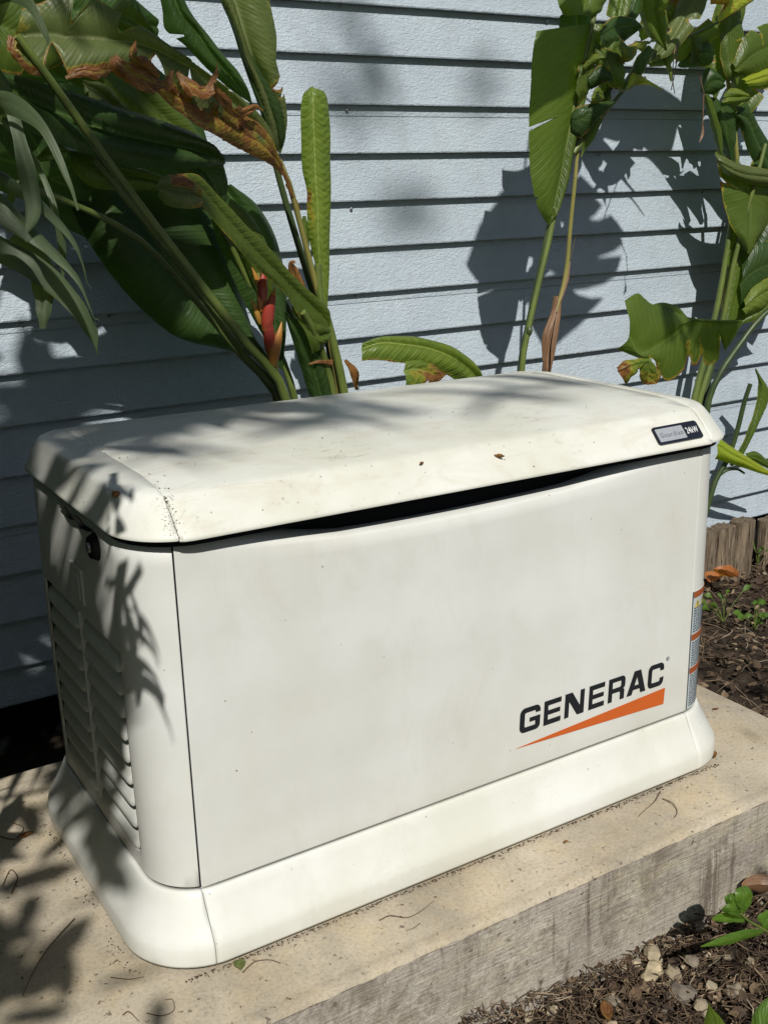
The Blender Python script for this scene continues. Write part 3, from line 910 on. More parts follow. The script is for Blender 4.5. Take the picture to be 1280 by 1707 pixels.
# warning label wrapped round the right front corner --------------------------
def corner_point(s, z, d):
    """s = arc length from the right seam along the right end panel"""
    bow = 0.006 * math.sin(math.pi * (z - ZB) / (ZT - ZB)) * 0.5
    r = 0.085; cx = BX1 + bow - r; cy = BY0 + r
    flat = cx - SX1
    rr_ = r + 0.0012 + d
    if s <= flat: return Vector((SX1 + s, BY0 - 0.0012 - d, z))
    a = (s - flat) / r
    return Vector((cx + rr_ * math.sin(a), cy - rr_ * math.cos(a), z))
def wrap_strip(name, s0, s1, z0, z1, mat, parent, d=0.0, ns=14):
    V, F = [], []
    for i in range(ns + 1):
        s = s0 + (s1 - s0) * i / ns
        for (z, dd) in ((z0, d), (z1, d), (z1, d - 0.0008), (z0, d - 0.0008)): V.append(corner_point(s, z, dd))
    for i in range(ns):
        for q in range(4):
            a = i * 4 + q; b = i * 4 + (q + 1) % 4
            F.append((a, a + 4, b + 4, b))
    return from_py(name, V, F, mat, parent, 60)
lz0, lz1 = 0.120, 0.362
wrap_strip('warning_label', 0.004, 0.115, lz0, lz1, m_label, rp)
wrap_strip('label_border', 0.0035, 0.0050, lz0, lz1, m_labeltext, rp, 0.0005, 1)
for z in (0.349, 0.262, 0.193): wrap_strip('label_header', 0.006, 0.113, z, z + 0.0125, m_labelorange, rp, 0.0006)
random.seed(11)
def smudge_text(z, h, dd, m_):
    """a line of print too small to read: broken dark strokes"""
    V, F = [], []
    s = 0.009
    while s < 0.11:
        w_ = random.uniform(0.003, 0.011)
        for k in range(2):
            i = len(V)
            sa, sb = s + w_ * k / 2, s + w_ * (k + 1) / 2
            V += [corner_point(sa, z, dd), corner_point(sb, z, dd), corner_point(sb, z + h, dd), corner_point(sa, z + h, dd)]
            F.append((i, i + 1, i + 2, i + 3))
        s += w_ + random.uniform(0.0012, 0.003)
    return V, F
Vt, Ft = [], []
for za, zb_ in ((0.279, 0.326), (0.209, 0.2585), (0.125, 0.1895)):
    z = za
    while z < zb_:
        V, F = smudge_text(z, 0.0029, 0.0007, None)
        b = len(Vt); Vt += V; Ft += [tuple(b + q for q in f) for f in F]
        z += 0.0052
o = from_py('label_print', Vt, Ft, m_labeltext, rp, 0); o['kind'] = 'stuff'
for s0 in (0.009, 0.034, 0.059, 0.084):
    V, F = [], []
    n = 6
    for i in range(n + 1):
        t = i / n
        hgt = 0.017 * (1 - abs(2 * t - 1))
        V += [corner_point(s0 + 0.020 * t, 0.329, 0.0007), corner_point(s0 + 0.020 * t, 0.329 + hgt + 0.0004, 0.0007)]
    for i in range(n): F.append((2 * i, 2 * i + 2, 2 * i + 3, 2 * i + 1))
    from_py('warning_triangle', V, F, m_labelyellow, rp, 0)
    V = [corner_point(s0 + 0.0088, 0.331, 0.0011), corner_point(s0 + 0.0112, 0.331, 0.0011), corner_point(s0 + 0.0118, 0.341, 0.0011), corner_point(s0 + 0.0082, 0.341, 0.0011)]
    from_py('triangle_mark', V, [(0, 1, 2, 3)], m_labeltext, rp, 0)

# ------------------------------------------------------------------ leaf builder
def leaf(name, parent, mat, L, M, R, nu=64, nv=7, bulge=0.012, pleat=0.0012, npl=34, tears=(), skew=0.07, dryf=None, ragged=0.03, seed=0, label=None, droop=0.0):
    """a leaf blade spanned between its left edge, midrib and right edge; tears = (side, u, half width, depth)"""
    conv = lambda P: [at(*p) if not isinstance(p, Vector) else p for p in P]
    l, mm, r = (catmull(conv(P), nu * 2) for P in (L, M, R))
    rnd = random.Random(seed + 1)
    def samp(A, u):
        u = min(max(u, 0), 1) * (len(A) - 1); i = min(int(u), len(A) - 2); return A[i].lerp(A[i + 1], u - i)
    V, F, UV, D = [], [], [], []
    wid = 2 * nv + 1
    total = sum((a - b).length for a, b in zip(mm[:-1], mm[1:]))
    off = Vector((seed * 1.37, seed * 0.7, 0))
    nrm_ref = None
    for i in range(nu + 1):
        u = i / nu
        for j in range(-nv, nv + 1):
            v = j / nv; av = abs(v)
            edge = l if v < 0 else r
            side = -1 if v < 0 else 1
            wf = 1.0
            for (sd, tu, tw, td) in tears:
                if sd == side:
                    q = abs(u - tu) / tw
                    if q < 1: wf = min(wf, 1 - td * (1 - q) ** 0.6)
            wf *= 1 - ragged * (0.5 + 0.5 * noise.noise(Vector((u * 38, side * 5 + seed, 0))))
            a = av * wf
            us = u - skew * (1 - a) * a * 2 * (1 if u > 0.02 else 0)
            us = u + (0 if a == 0 else -skew * a * min(1, u * 8) * min(1, (1 - u) * 8) * 0.5)
            P = samp(mm, u) * (1 - a) + samp(edge, us) * a
            e0 = samp(l, u) - samp(mm, u); e1 = samp(r, u) - samp(mm, u)
            tn = (samp(mm, min(u + 0.01, 1)) - samp(mm, max(u - 0.01, 0)))
            nn = tn.cross(samp(r, u) - samp(l, u))
            if nn.length < 1e-9: nn = Vector((0, -1, 0))
            nn.normalize()
            if nn.dot(CAM_C - P) < 0: nn = -nn
            wloc_ = (samp(r, u) - samp(l, u)).length
            bl = min(1, wloc_ / 0.05)
            P = P + nn * (bulge * 4 * a * (1 - a) * bl + pleat * math.sin(npl * 6.283 * (u - 0.05 * a)) * a * (1 - a ** 3) * 1.5 * bl
                          + 0.006 * bl * a * noise.noise(Vector((u * 6, v * 2, seed * 3.3))))
            P = P + Vector((0, 0, -droop * a * a))
            V.append(P); UV.append((u * total, v * 0.999))
            dd = dryf(u, v) if dryf else 0.0
            for (sd, tu, tw, td) in tears:
                if sd == side and dryf is not None:
                    q = abs(u - tu) / (tw * 2.2)
                    if q < 1: dd = max(dd, 0.5 * (1 - q) * av)
            D.append(dd)
    for i in range(nu):
        for j in range(wid - 1):
            a = i * wid + j
            F.append((a, a + 1, a + 1 + wid, a + wid))
    o = from_py(name, V, F, mat, parent, 180, UV, D)
    if label: o['label'] = label
    return o
def blade(name, parent, mat, M, widths, roll=0.0, nu=48, nv=4, fold=0.15, seed=0, dryf=None, tears=(), ragged=0.03, bulge=0.004, pleat=0.0006, label=None):
    """a leaf given by its midrib and a list of half widths; the blade stands square to the view, turned by roll"""
    pts = [at(*p) if not isinstance(p, Vector) else p for p in M]
    c = catmull(pts, nu)
    L, R = [], []
    for i, p in enumerate(c):
        t = (c[min(i + 1, nu - 1)] - c[max(i - 1, 0)]).normalized()
        view = (p - CAM_C).normalized()
        a = t.cross(view)
        if a.length < 1e-3: a = t.orthogonal()
        a.normalize(); nrm = a.cross(t).normalized()
        rr_ = roll if not isinstance(roll, (tuple, list)) else roll[0] + (roll[1] - roll[0]) * i / (nu - 1)
        a2 = a * math.cos(rr_) + nrm * math.sin(rr_)
        n2 = a2.cross(t)
        k = i / (nu - 1) * (len(widths) - 1); q = min(int(k), len(widths) - 2)
        f = k - q; f = f * f * (3 - 2 * f)
        w_ = widths[q] * (1 - f) + widths[q + 1] * f
        L.append(p - a2 * w_ + n2 * w_ * fold); R.append(p + a2 * w_ + n2 * w_ * fold)
    return leaf(name, parent, mat, L, c, R, nu, nv, bulge, pleat, 30, tears, 0.05, dryf, ragged, seed, label)
def edge_dry(s, lo=0.75):
    return lambda u, v: s * max(0, (abs(v) - lo) / (1 - lo))

# ------------------------------------------------------------------ left heliconia clump
GZ = -0.2
LC = thing('heliconia_plant', 'large dark heliconia clump left behind the generator, with an orange red flower', 'plant', (0.62, 0.82, GZ))
def lf(*a, **k): return leaf('leaf', *a, **k)
# stems and petioles (root end first); all spring from the ground between the pad and the wall
def st(parent, P, r0, r1, mat, n=28): return stem('stem', parent, P, r0, r1, mat, n)
g0 = Vector((0.66, 0.80, GZ)); g1 = Vector((0.72, 0.84, GZ)); g2 = Vector((0.80, 0.84, GZ))
st(LC, [g0, (478, 668, .78), (400, 560, .72), (300, 430, .66), (235, 345, .61), (160, 240, .57), (85, 135, .54), (30, 60, .53)], 0.015, 0.0065, m_stem)
st(LC, [g0, (470, 668, .80), (405, 590, .76), (320, 470, .72), (230, 355, .68), (158, 268, .66)], 0.013, 0.005, m_stem)
st(LC, [g0, (462, 668, .82), (400, 590, .80), (330, 505, .76), (240, 405, .72), (150, 352, .69), (52, 312, .67)], 0.011, 0.005, m_stem)
st(LC, [g1, (492, 668, .86), (455, 560, .86), (405, 450, .84), (372, 385, .82)], 0.013, 0.006, m_stem)
st(LC, [g1, (545, 662, .88), (505, 570, .86), (476, 505, .85), (440, 430, .83)], 0.009, 0.006, m_stem_dark)
st(LC, [g2, (560, 660, .84), (545, 560, .82), (512, 455, .80), (480, 350, .78), (462, 285, .77), (444, 215, .76)], 0.014, 0.006, m_stem_dark)
st(LC, [g2, (566, 660, .82), (548, 560, .79), (520, 450, .76), (497, 360, .73), (480, 300, .71), (466, 268, .70)], 0.011, 0.0055, m_stem_yel)
st(LC, [g2, (574, 660, .80), (560, 590, .79), (545, 530, .78), (533, 500, .77), (530, 440, .76)], 0.015, 0.008, m_stem)
st(LC, [g2, (556, 662, .79), (541, 600, .77), (527, 560, .74), (505, 520, .71)], 0.016, 0.007, m_stem)
# dry sheath scraps on the lower stems
blade('dry_sheath', LC, m_leaf_dry, [(575, 600, .775), (590, 620, .77), (594, 650, .78)], [0.004, 0.010, 0.003], seed=2, dryf=lambda u, v: 0.9)
blade('dry_sheath', LC, m_leaf_dry, [(555, 604, .76), (530, 603, .755), (515, 607, .76)], [0.006, 0.004, 0.002], seed=3, dryf=lambda u, v: 0.7)
blade('dry_sheath', LC, m_leaf_dry, [(500, 480, .75), (485, 440, .75), (492, 436, .74)], [0.014, 0.012, 0.004], roll=0.6, seed=4, dryf=lambda u, v: 1.0)

# big torn leaf hanging across the top left: olive blade, brown crisp lower edge
lf(LC, m_leaf_olive,
   [(462, 265, .69), (440, 205, .67), (405, 165, .64), (352, 128, .61), (310, 97, .59), (262, 62, .575), (205, 22, .565), (150, -8, .56), (95, -5, .56), (38, 12, .56)],
   [(466, 270, .69), (430, 215, .66), (398, 178, .635), (340, 128, .605), (298, 102, .59), (240, 76, .575), (180, 66, .565), (120, 62, .56), (70, 58, .56), (24, 62, .56)],
   [(462, 272, .69), (440, 258, .66), (375, 235, .63), (330, 205, .60), (283, 150, .575), (232, 118, .56), (183, 116, .545), (120, 126, .54), (60, 130, .54), (20, 98, .55)],
   nu=120, nv=10, bulge=0.012, pleat=0.0022, npl=60,
   tears=[(1, .475, .016, .95), (1, .60, .03, .75), (1, .36, .020, .55), (-1, .33, .012, .7), (-1, .52, .010, .6), (-1, .72, .03, .8), (-1, .86, .02, .7), (1, .9, .025, .8)],
   dryf=lambda u, v: (0.55 * max(0, 1 - u / 0.12) + (0.75 * max(0, (v - 0.72) / 0.28) if v > 0 else 0.35 * max(0, (-v - 0.93) / 0.07)) + (0.35 if (v > 0.1 and u < 0.33) else 0) + 0.3 * max(0, (u - 0.92) / 0.08)),
   ragged=0.10, seed=1, label='torn olive leaf with brown crisp edges')
# orange brown dying blade, lower half of the same leaf nearer the stem
lf(LC, m_leaf_dry,
   [(470, 275, .685), (437, 212, .66), (402, 190, .64), (350, 165, .62), (300, 150, .60), (268, 140, .59)],
   [(468, 278, .68), (432, 235, .655), (392, 205, .635), (345, 182, .61), (300, 165, .59), (262, 148, .58)],
   [(464, 284, .68), (425, 262, .65), (380, 240, .63), (335, 215, .60), (292, 182, .58), (260, 152, .575)],
   nu=80, nv=8, bulge=0.014, pleat=0.002, npl=40, dryf=lambda u, v: 0.26 + 0.5 * max(0, 0.35 - u) + 0.4 * max(0, abs(v) - 0.8) / 0.2 - (0.2 if (v < 0.1 and u > 0.4) else 0), ragged=0.08, seed=5, label='dying leaf blade streaked orange and brown')
# curled crisp tatters along its edge
for i, (P, wd, rl) in enumerate([
    ([(182, 84, .55), (205, 112, .53), (238, 130, .525), (272, 142, .53), (288, 118, .54)], [0.004, 0.018, 0.022, 0.016, 0.003], 0.5),
    ([(226, 68, .545), (222, 92, .53), (240, 112, .525), (262, 130, .53)], [0.002, 0.010, 0.018, 0.010], -0.7),
    ([(296, 120, .56), (318, 142, .55), (345, 150, .55), (361, 118, .56), (361, 105, .56)], [0.006, 0.016, 0.016, 0.007, 0.001], 0.7),
    ([(352, 145, .57), (375, 170, .58), (400, 190, .60), (428, 178, .61), (438, 185, .61)], [0.010, 0.013, 0.015, 0.010, 0.002], -0.5),
    ([(398, 190, .61), (412, 215, .63), (440, 245, .66), (470, 285, .69), (500, 350, .73)], [0.008, 0.012, 0.012, 0.008, 0.004], 0.9),
    ([(110, 130, .53), (140, 118, .525), (165, 122, .525), (186, 116, .53)], [0.004, 0.010, 0.012, 0.003], 0.4),
    ([(22, 62, .55), (20, 80, .545), (30, 98, .545)], [0.008, 0.008, 0.003], 0.5)]):
    blade('crisp_tatter', LC, m_leaf_dry, P, wd, roll=rl, nu=34, nv=5, fold=0.5, seed=20 + i, dryf=lambda u, v: 0.40 + 0.45 * abs(v), bulge=0.012, pleat=0.003, ragged=0.25, tears=[(1, .4, .06, .6), (-1, .7, .05, .5)])

# long dark horizontal leaf
lf(LC, m_leaf_dark,
   [(372, 262, .68), (330, 225, .67), (255, 196, .65), (180, 172, .63), (95, 145, .62), (10, 122, .61), (-80, 110, .60)],
   [(374, 268, .68), (320, 250, .66), (250, 235, .64), (170, 215, .62), (90, 185, .61), (10, 150, .60), (-80, 135, .60)],
   [(372, 275, .68), (340, 280, .66), (275, 283, .64), (200, 276, .62), (110, 246, .60), (40, 215, .59), (-80, 160, .59)],
   nu=90, nv=8, bulge=0.02, pleat=0.002, npl=44, seed=7, label='long glossy dark green leaf')
# drop leaf ending by the flower: upper part of the leaf that folds over
lf(LC, m_leaf_dark,
   [(300, 240, .72), (345, 250, .72), (372, 265, .72), (378, 310, .73), (376, 345, .73)],
   [(300, 262, .71), (335, 280, .71), (352, 300, .71), (362, 325, .72), (372, 348, .73)],
   [(290, 275, .71), (310, 305, .71), (330, 325, .71), (350, 338, .72), (370, 350, .73)], nu=40, seed=8)
# green leaf behind, upper middle
lf(LC, m_leaf_mid,
   [(86, 98, .74), (150, 92, .75), (215, 110, .76), (265, 150, .77), (310, 195, .78), (350, 252, .79)],
   [(86, 105, .74), (150, 108, .74), (215, 140, .75), (262, 185, .76), (305, 225, .77), (348, 256, .79)],
   [(88, 120, .74), (140, 150, .75), (190, 190, .75), (235, 225, .76), (290, 250, .77), (345, 262, .79)], nu=60, seed=9)
lf(LC, m_leaf_dark,
   [(182, 110, .80), (240, 100, .81), (300, 150, .82), (335, 205, .83), (352, 255, .83)],
   [(185, 130, .80), (245, 150, .81), (290, 200, .82), (320, 240, .83), (350, 262, .83)],
   [(190, 160, .80), (230, 200, .81), (265, 240, .82), (305, 262, .83), (348, 268, .83)], nu=50, seed=10)
lf(LC, m_leaf_dark, [(-60, 85, .90), (40, 90, .90), (120, 100, .90), (190, 130, .90)], [(-60, 125, .89), (40, 125, .89), (120, 135, .89), (190, 145, .90)],
   [(-60, 190, .88), (40, 190, .88), (120, 185, .89), (190, 165, .90)], nu=40, seed=34)
# folded leaf, small, light, behind the long one
lf(LC, m_leaf_olive, [(137, 134, .70), (170, 140, .71), (200, 165, .72), (228, 198, .73)], [(138, 140, .70), (165, 155, .70), (190, 180, .71), (226, 200, .73)],
   [(140, 150, .69), (150, 175, .69), (180, 186, .70), (222, 202, .73)], nu=30, seed=11)
lf(LC, m_leaf_mid, [(62, 262, .64), (80, 243, .63), (100, 240, .62), (115, 250, .62)], [(64, 266, .64), (82, 256, .63), (100, 250, .62), (114, 252, .62)],
   [(68, 270, .63), (85, 268, .62), (102, 262, .62), (114, 255, .62)], nu=24, seed=12)
# bright underside leaf below the long one
lf(LC, m_leaf_mid,
   [(108, 255, .70), (140, 258, .70), (185, 272, .71), (240, 282, .72), (310, 310, .74)],
   [(112, 262, .69), (145, 272, .69), (190, 288, .70), (245, 298, .71), (308, 315, .74)],
   [(118, 275, .68), (135, 300, .68), (165, 316, .69), (220, 317, .71), (305, 320, .74)], nu=50, seed=13, bulge=0.02)
# huge leaf hanging in deep shade against the wall
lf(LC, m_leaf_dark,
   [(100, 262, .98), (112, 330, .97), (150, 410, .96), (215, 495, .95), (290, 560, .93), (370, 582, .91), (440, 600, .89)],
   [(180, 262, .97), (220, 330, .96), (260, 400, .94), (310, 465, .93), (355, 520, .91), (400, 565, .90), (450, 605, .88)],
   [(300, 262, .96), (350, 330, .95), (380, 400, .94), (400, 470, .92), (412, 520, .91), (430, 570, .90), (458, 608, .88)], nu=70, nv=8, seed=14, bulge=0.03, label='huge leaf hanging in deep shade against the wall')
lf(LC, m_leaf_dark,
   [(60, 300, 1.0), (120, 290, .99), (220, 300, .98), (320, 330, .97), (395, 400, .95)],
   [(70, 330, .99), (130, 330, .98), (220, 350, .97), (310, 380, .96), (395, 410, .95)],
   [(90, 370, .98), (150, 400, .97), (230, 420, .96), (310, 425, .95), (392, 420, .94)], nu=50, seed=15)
# leaf arching from the left clump down to the right, seen edge on
lf(LC, m_leaf_mid,
   [(290, 290, .56), (330, 292, .57), (368, 330, .60), (410, 372, .63), (455, 420, .67), (500, 470, .71), (548, 516, .74), (551, 540, .75)],
   [(300, 305, .56), (328, 310, .57), (358, 345, .60), (400, 392, .63), (440, 435, .67), (485, 478, .71), (530, 520, .74), (548, 545, .75)],
   [(318, 325, .55), (335, 345, .56), (360, 372, .58), (395, 412, .61), (430, 448, .65), (472, 486, .69), (505, 535, .72), (545, 552, .75)],
   nu=90, nv=7, bulge=0.008, seed=16, dryf=lambda u, v: 0.6 * max(0, 1 - u / 0.08) + 0.4 * max(0, (abs(v) - 0.93) / 0.07), label='green leaf arching down in front of the flower')
lf(LC, m_leaf_olive,
   [(262, 300, .56), (278, 292, .56), (300, 292, .56), (318, 300, .56), (330, 318, .56)],
   [(261, 312, .55), (280, 315, .55), (300, 318, .55), (318, 320, .55), (332, 328, .56)],
   [(263, 328, .55), (278, 342, .55), (300, 348, .55), (320, 348, .555), (334, 346, .56)], nu=36, nv=6, bulge=0.016, seed=17,
   dryf=lambda u, v: (0.75 if v < -0.2 and 0.25 < u < 0.7 else 0.15) + 0.4 * max(0, u - 0.75) * 2, label='curled pale leaf tip with a brown patch')
# leaf behind the flower with a round right edge
lf(LC, m_leaf_dark,
   [(330, 318, .86), (352, 370, .86), (372, 430, .86), (405, 500, .86), (438, 560, .86), (462, 612, .86)],
   [(372, 312, .86), (405, 360, .85), (430, 420, .85), (448, 490, .85), (458, 550, .85), (466, 614, .86)],
   [(384, 308, .86), (432, 345, .86), (462, 400, .86), (477, 470, .86), (477, 545, .86), (472, 616, .86)], nu=64, nv=7, seed=18, bulge=0.02)
lf(LC, m_leaf_mid,
   [(372, 350, .81), (378, 355, .81), (400, 420, .82), (425, 480, .83), (450, 530, .84)],
   [(376, 345, .80), (390, 360, .80), (420, 420, .81), (440, 470, .82), (454, 532, .84)],
   [(385, 330, .80), (420, 360, .80), (446, 410, .81), (456, 460, .82), (458, 534, .84)], nu=50, seed=19)
# tall folded leaf, top middle
lf(LC, m_leaf_olive,
   [(352, -30, .72), (368, 5, .72), (394, 62, .72), (412, 120, .73), (430, 172, .74), (448, 228, .75), (465, 255, .76)],
   [(380, -30, .71), (396, 20, .71), (408, 60, .71), (425, 105, .72), (448, 160, .73), (464, 215, .75), (466, 256, .76)],
   [(445, -30, .70), (452, 10, .70), (462, 60, .70), (461, 100, .70), (470, 135, .72), (478, 190, .74), (468, 256, .76)],
   nu=90, nv=8, bulge=0.018, seed=21, tears=[(1, .60, .03, .7), (1, .66, .015, .5)],
   dryf=lambda u, v: (0.5 * math.exp(-((u - 0.60) / 0.06) ** 2) * max(0, v) * 1.4 + (0.28 * max(0, v) if u < 0.25 else 0)), label='tall folded leaf with a pale lit right side')
lf(LC, m_leaf_dark,
   [(362, -20, .73), (384, 40, .73), (408, 115, .735), (430, 175, .745), (450, 235, .755), (466, 256, .765)],
   [(372, -20, .72), (392, 40, .72), (420, 115, .725), (445, 180, .735), (462, 235, .75), (467, 256, .765)],
   [(378, -20, .715), (404, 60, .715), (440, 125, .715), (470, 170, .72), (477, 222, .74), (468, 257, .765)], nu=60, seed=22)
# shaded leaf behind it
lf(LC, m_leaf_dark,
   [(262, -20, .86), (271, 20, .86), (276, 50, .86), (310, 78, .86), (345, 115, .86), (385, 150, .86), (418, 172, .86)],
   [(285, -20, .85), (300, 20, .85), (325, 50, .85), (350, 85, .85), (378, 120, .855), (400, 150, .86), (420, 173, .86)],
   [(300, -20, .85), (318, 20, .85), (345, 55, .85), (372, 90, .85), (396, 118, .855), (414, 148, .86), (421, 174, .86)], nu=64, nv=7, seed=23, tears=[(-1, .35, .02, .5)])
lf(LC, m_leaf_mid,
   [(180, 20, .80), (215, -10, .80), (235, 15, .80), (262, 60, .80), (318, 98, .80)],
   [(182, 30, .80), (215, 30, .80), (240, 50, .80), (275, 80, .80), (320, 102, .80)],
   [(186, 40, .80), (215, 60, .80), (245, 78, .80), (280, 98, .80), (322, 106, .80)], nu=44, seed=24, tears=[(-1, .3, .03, .8), (-1, .55, .02, .6)])
# leafy backdrop in the top left corner
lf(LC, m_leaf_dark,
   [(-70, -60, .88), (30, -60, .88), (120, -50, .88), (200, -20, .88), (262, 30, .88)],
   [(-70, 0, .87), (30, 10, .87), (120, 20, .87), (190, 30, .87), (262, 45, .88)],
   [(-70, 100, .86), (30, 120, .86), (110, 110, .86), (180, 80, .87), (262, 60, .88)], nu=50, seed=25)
lf(LC, m_leaf_mid,
   [(-80, -20, .66), (0, -10, .66), (60, 5, .665), (120, 30, .67), (165, 62, .68)],
   [(-80, 20, .65), (0, 45, .65), (50, 60, .655), (100, 66, .665), (165, 68, .68)],
   [(-80, 90, .64), (-10, 122, .64), (45, 125, .65), (95, 112, .66), (160, 78, .68)], nu=50, seed=26, tears=[(1, .5, .03, .6), (-1, .7, .03, .5)], dryf=edge_dry(.5, .9))
blade('leaf', LC, m_leaf_bright, [(-30, 160, .5), (5, 185, .5), (20, 200, .5)], [0.012, 0.014, 0.003], seed=27)
blade('leaf', LC, m_leaf_dark, [(-40, 150, .74), (20, 190, .75), (60, 240, .76), (75, 300, .77)], [0.02, 0.05, 0.05, 0.01], seed=28)
blade('leaf', LC, m_leaf_dark, [(-60, 250, .90), (20, 270, .90), (90, 300, .90), (150, 330, .90)], [0.03, 0.06, 0.06, 0.01], seed=29)
# upright young leaf, pale, deeply pleated, half rolled
lf(LC, m_leaf_bright,
   [(517, 146, .77), (505, 158, .77), (501, 190, .77), (502, 240, .775), (504, 285, .78), (512, 320, .78), (512, 350, .785), (514, 390, .79), (525, 440, .79), (540, 510, .79)],
   [(520, 144, .765), (522, 165, .75), (522, 200, .75), (524, 250, .755), (526, 300, .76), (529, 340, .765), (530, 390, .77), (533, 440, .78), (542, 512, .79)],
   [(522, 146, .77), (542, 156, .77), (549, 190, .77), (551, 240, .775), (552, 290, .775), (551, 340, .78), (550, 400, .785), (549, 450, .79), (546, 514, .79)],
   nu=110, nv=8, bulge=0.006, pleat=0.0018, npl=30, seed=30, skew=0.12, dryf=lambda u, v: 0.5 * max(0, -v) * math.exp(-((u - 0.55) / 0.12) ** 2), ragged=0.01, label='upright pale green young leaf with deep pleats')
blade('leaf', LC, m_leaf_mid, [(507, 360, .80), (509, 385, .80), (514, 410, .80)], [0.004, 0.010, 0.003], seed=31)
# wrinkled sheath end where the young leaf leaves the stem
lf(LC, m_leaf_mid,
   [(470, 500, .73), (500, 520, .735), (520, 530, .74), (548, 545, .75)], [(486, 520, .725), (505, 545, .73), (525, 560, .735), (548, 556, .75)],
   [(520, 590, .74), (530, 585, .74), (540, 575, .745), (550, 562, .75)], nu=30, seed=32, dryf=lambda u, v: 0.3 * max(0, -v - 0.6))
lf(LC, m_leaf_dark, [(515, 660, .80), (500, 610, .78), (485, 560, .76), (470, 510, .75)], [(535, 660, .79), (520, 610, .77), (500, 560, .75), (480, 520, .74)],
   [(560, 660, .79), (545, 610, .78), (525, 570, .76), (495, 530, .74)], nu=30, seed=33)

# flower: stacked boat-shaped bracts
def bract(P, wd, red, seed):
    pts = catmull([at(*p) for p in P], 16)
    V, F, D = [], [], []
    ns = 10
    for i, p in enumerate(pts):
        t = i / 15
        r = wd * (math.sin(math.pi * min(1, t * 0.88 + 0.12)) ** 0.8) * (1 - 0.55 * t) + 0.0006
        tn = (pts[min(i + 1, 15)] - pts[max(i - 1, 0)]).normalized()
        a = tn.cross(Vector((0, -1, 0))).normalized(); b = a.cross(tn).normalized()
        for k in range(ns):
            an = 2 * math.pi * k / ns
            flr = 1 + 0.25 * (abs(math.cos(an)) ** 3)
            V.append(p + a * math.cos(an) * r * flr + b * math.sin(an) * r * 0.8)
            D.append(min(0.78, red * (0.35 + 0.75 * math.sin(math.pi * t) ** 0.7)) if t < .85 else 0.25)
    for i in range(15):
        for k in range(ns):
            x = i * ns + k; y = i * ns + (k + 1) % ns
            F.append((x, y, y + ns, x + ns))
    F.append(tuple(reversed(range(ns)))); F.append(tuple(15 * ns + k for k in range(ns)))
    return from_py('bract', V, F, m_bract, fl, 80, None, D)
fl = stem('flower_stalk', LC, [(462, 640, .79), (458, 600, .765), (445, 540, .75), (436, 490, .745), (430, 455, .745)], 0.007, 0.003, m_stem_yel)
fl['label'] = 'flower stalk with red and orange bracts'
for i, (P, wd, red) in enumerate([
    ([(440, 505, .74), (438, 478, .735), (440, 458, .735), (440, 443, .735)], .0105, .9),
    ([(433, 482, .742), (428, 465, .74), (423, 452, .74), (420, 446, .74)], .005, .25),
    ([(444, 555, .745), (448, 520, .735), (455, 495, .73), (459, 478, .73)], .014, .85),
    ([(436, 520, .745), (434, 505, .74), (432, 490, .74), (430, 480, .74)], .007, .4),
    ([(452, 592, .76), (449, 560, .745), (447, 535, .74), (450, 505, .735)], .013, .75),
    ([(455, 612, .765), (458, 585, .75), (465, 560, .745), (470, 536, .745)], .013, .35),
    ([(434, 540, .75), (428, 520, .745), (421, 503, .745), (419, 498, .745)], .006, .2)]):
    bract(P, wd, red, i)

# ------------------------------------------------------------------ middle heliconia
MC = thing('heliconia_plant', 'slender heliconia with one broad green leaf and a dried brown stub, behind the generator', 'plant', (1.36, 0.80, GZ))
h0 = Vector((1.30, 0.80, GZ)); h1 = Vector((1.40, 0.80, GZ))
st(MC, [h0, (866, 628, .78), (876, 560, .78), (893, 480, .78), (912, 390, .78), (930, 320, .78), (950, 250, .78), (985, 190, .77), (1030, 130, .76)], 0.0095, 0.006, m_stem_dark)
st(MC, [h0, (868, 628, .77), (880, 550, .77), (899, 465, .77), (918, 385, .77), (933, 300, .77), (955, 180, .76), (975, 90, .76), (1000, -20, .76)], 0.009, 0.006, m_stem)
st(MC, [(877, 560, .775), (882, 552, .765), (881, 545, .77)], 0.009, 0.007, m_stem_dark, 8)
st(MC, [h1, (910, 628, .80), (917, 570, .80), (925, 520, .80), (929, 494, .80)], 0.017, 0.011, m_stem_dry)
st(MC, [(926, 520, .79), (938, 480, .79), (945, 440, .79), (950, 380, .785), (958, 300, .78), (965, 220, .78)], 0.006, 0.0045, m_stem_yel)
blade('dry_sheath', MC, m_stem_dry, [(934, 500, .785), (944, 465, .785), (950, 436, .785)], [0.004, 0.006, 0.001], seed=40, dryf=lambda u, v: 0.35)
blade('dry_sheath', MC, m_stem_dry, [(905, 600, .78), (909, 560, .78), (921, 525, .78), (930, 500, .78)], [0.004, 0.009, 0.008, 0.002], roll=0.4, seed=41, dryf=lambda u, v: 0.95)
blade('dry_sheath', MC, m_stem_dry, [(918, 615, .775), (924, 570, .775), (932, 520, .78), (936, 498, .78)], [0.002, 0.007, 0.007, 0.001], roll=-0.5, seed=42, dryf=lambda u, v: 0.9)
stem('dry_fibre', MC, [(950, 432, .785), (955, 410, .78), (960, 394, .78)], 0.0008, 0.0003, m_stem_dry, 8)
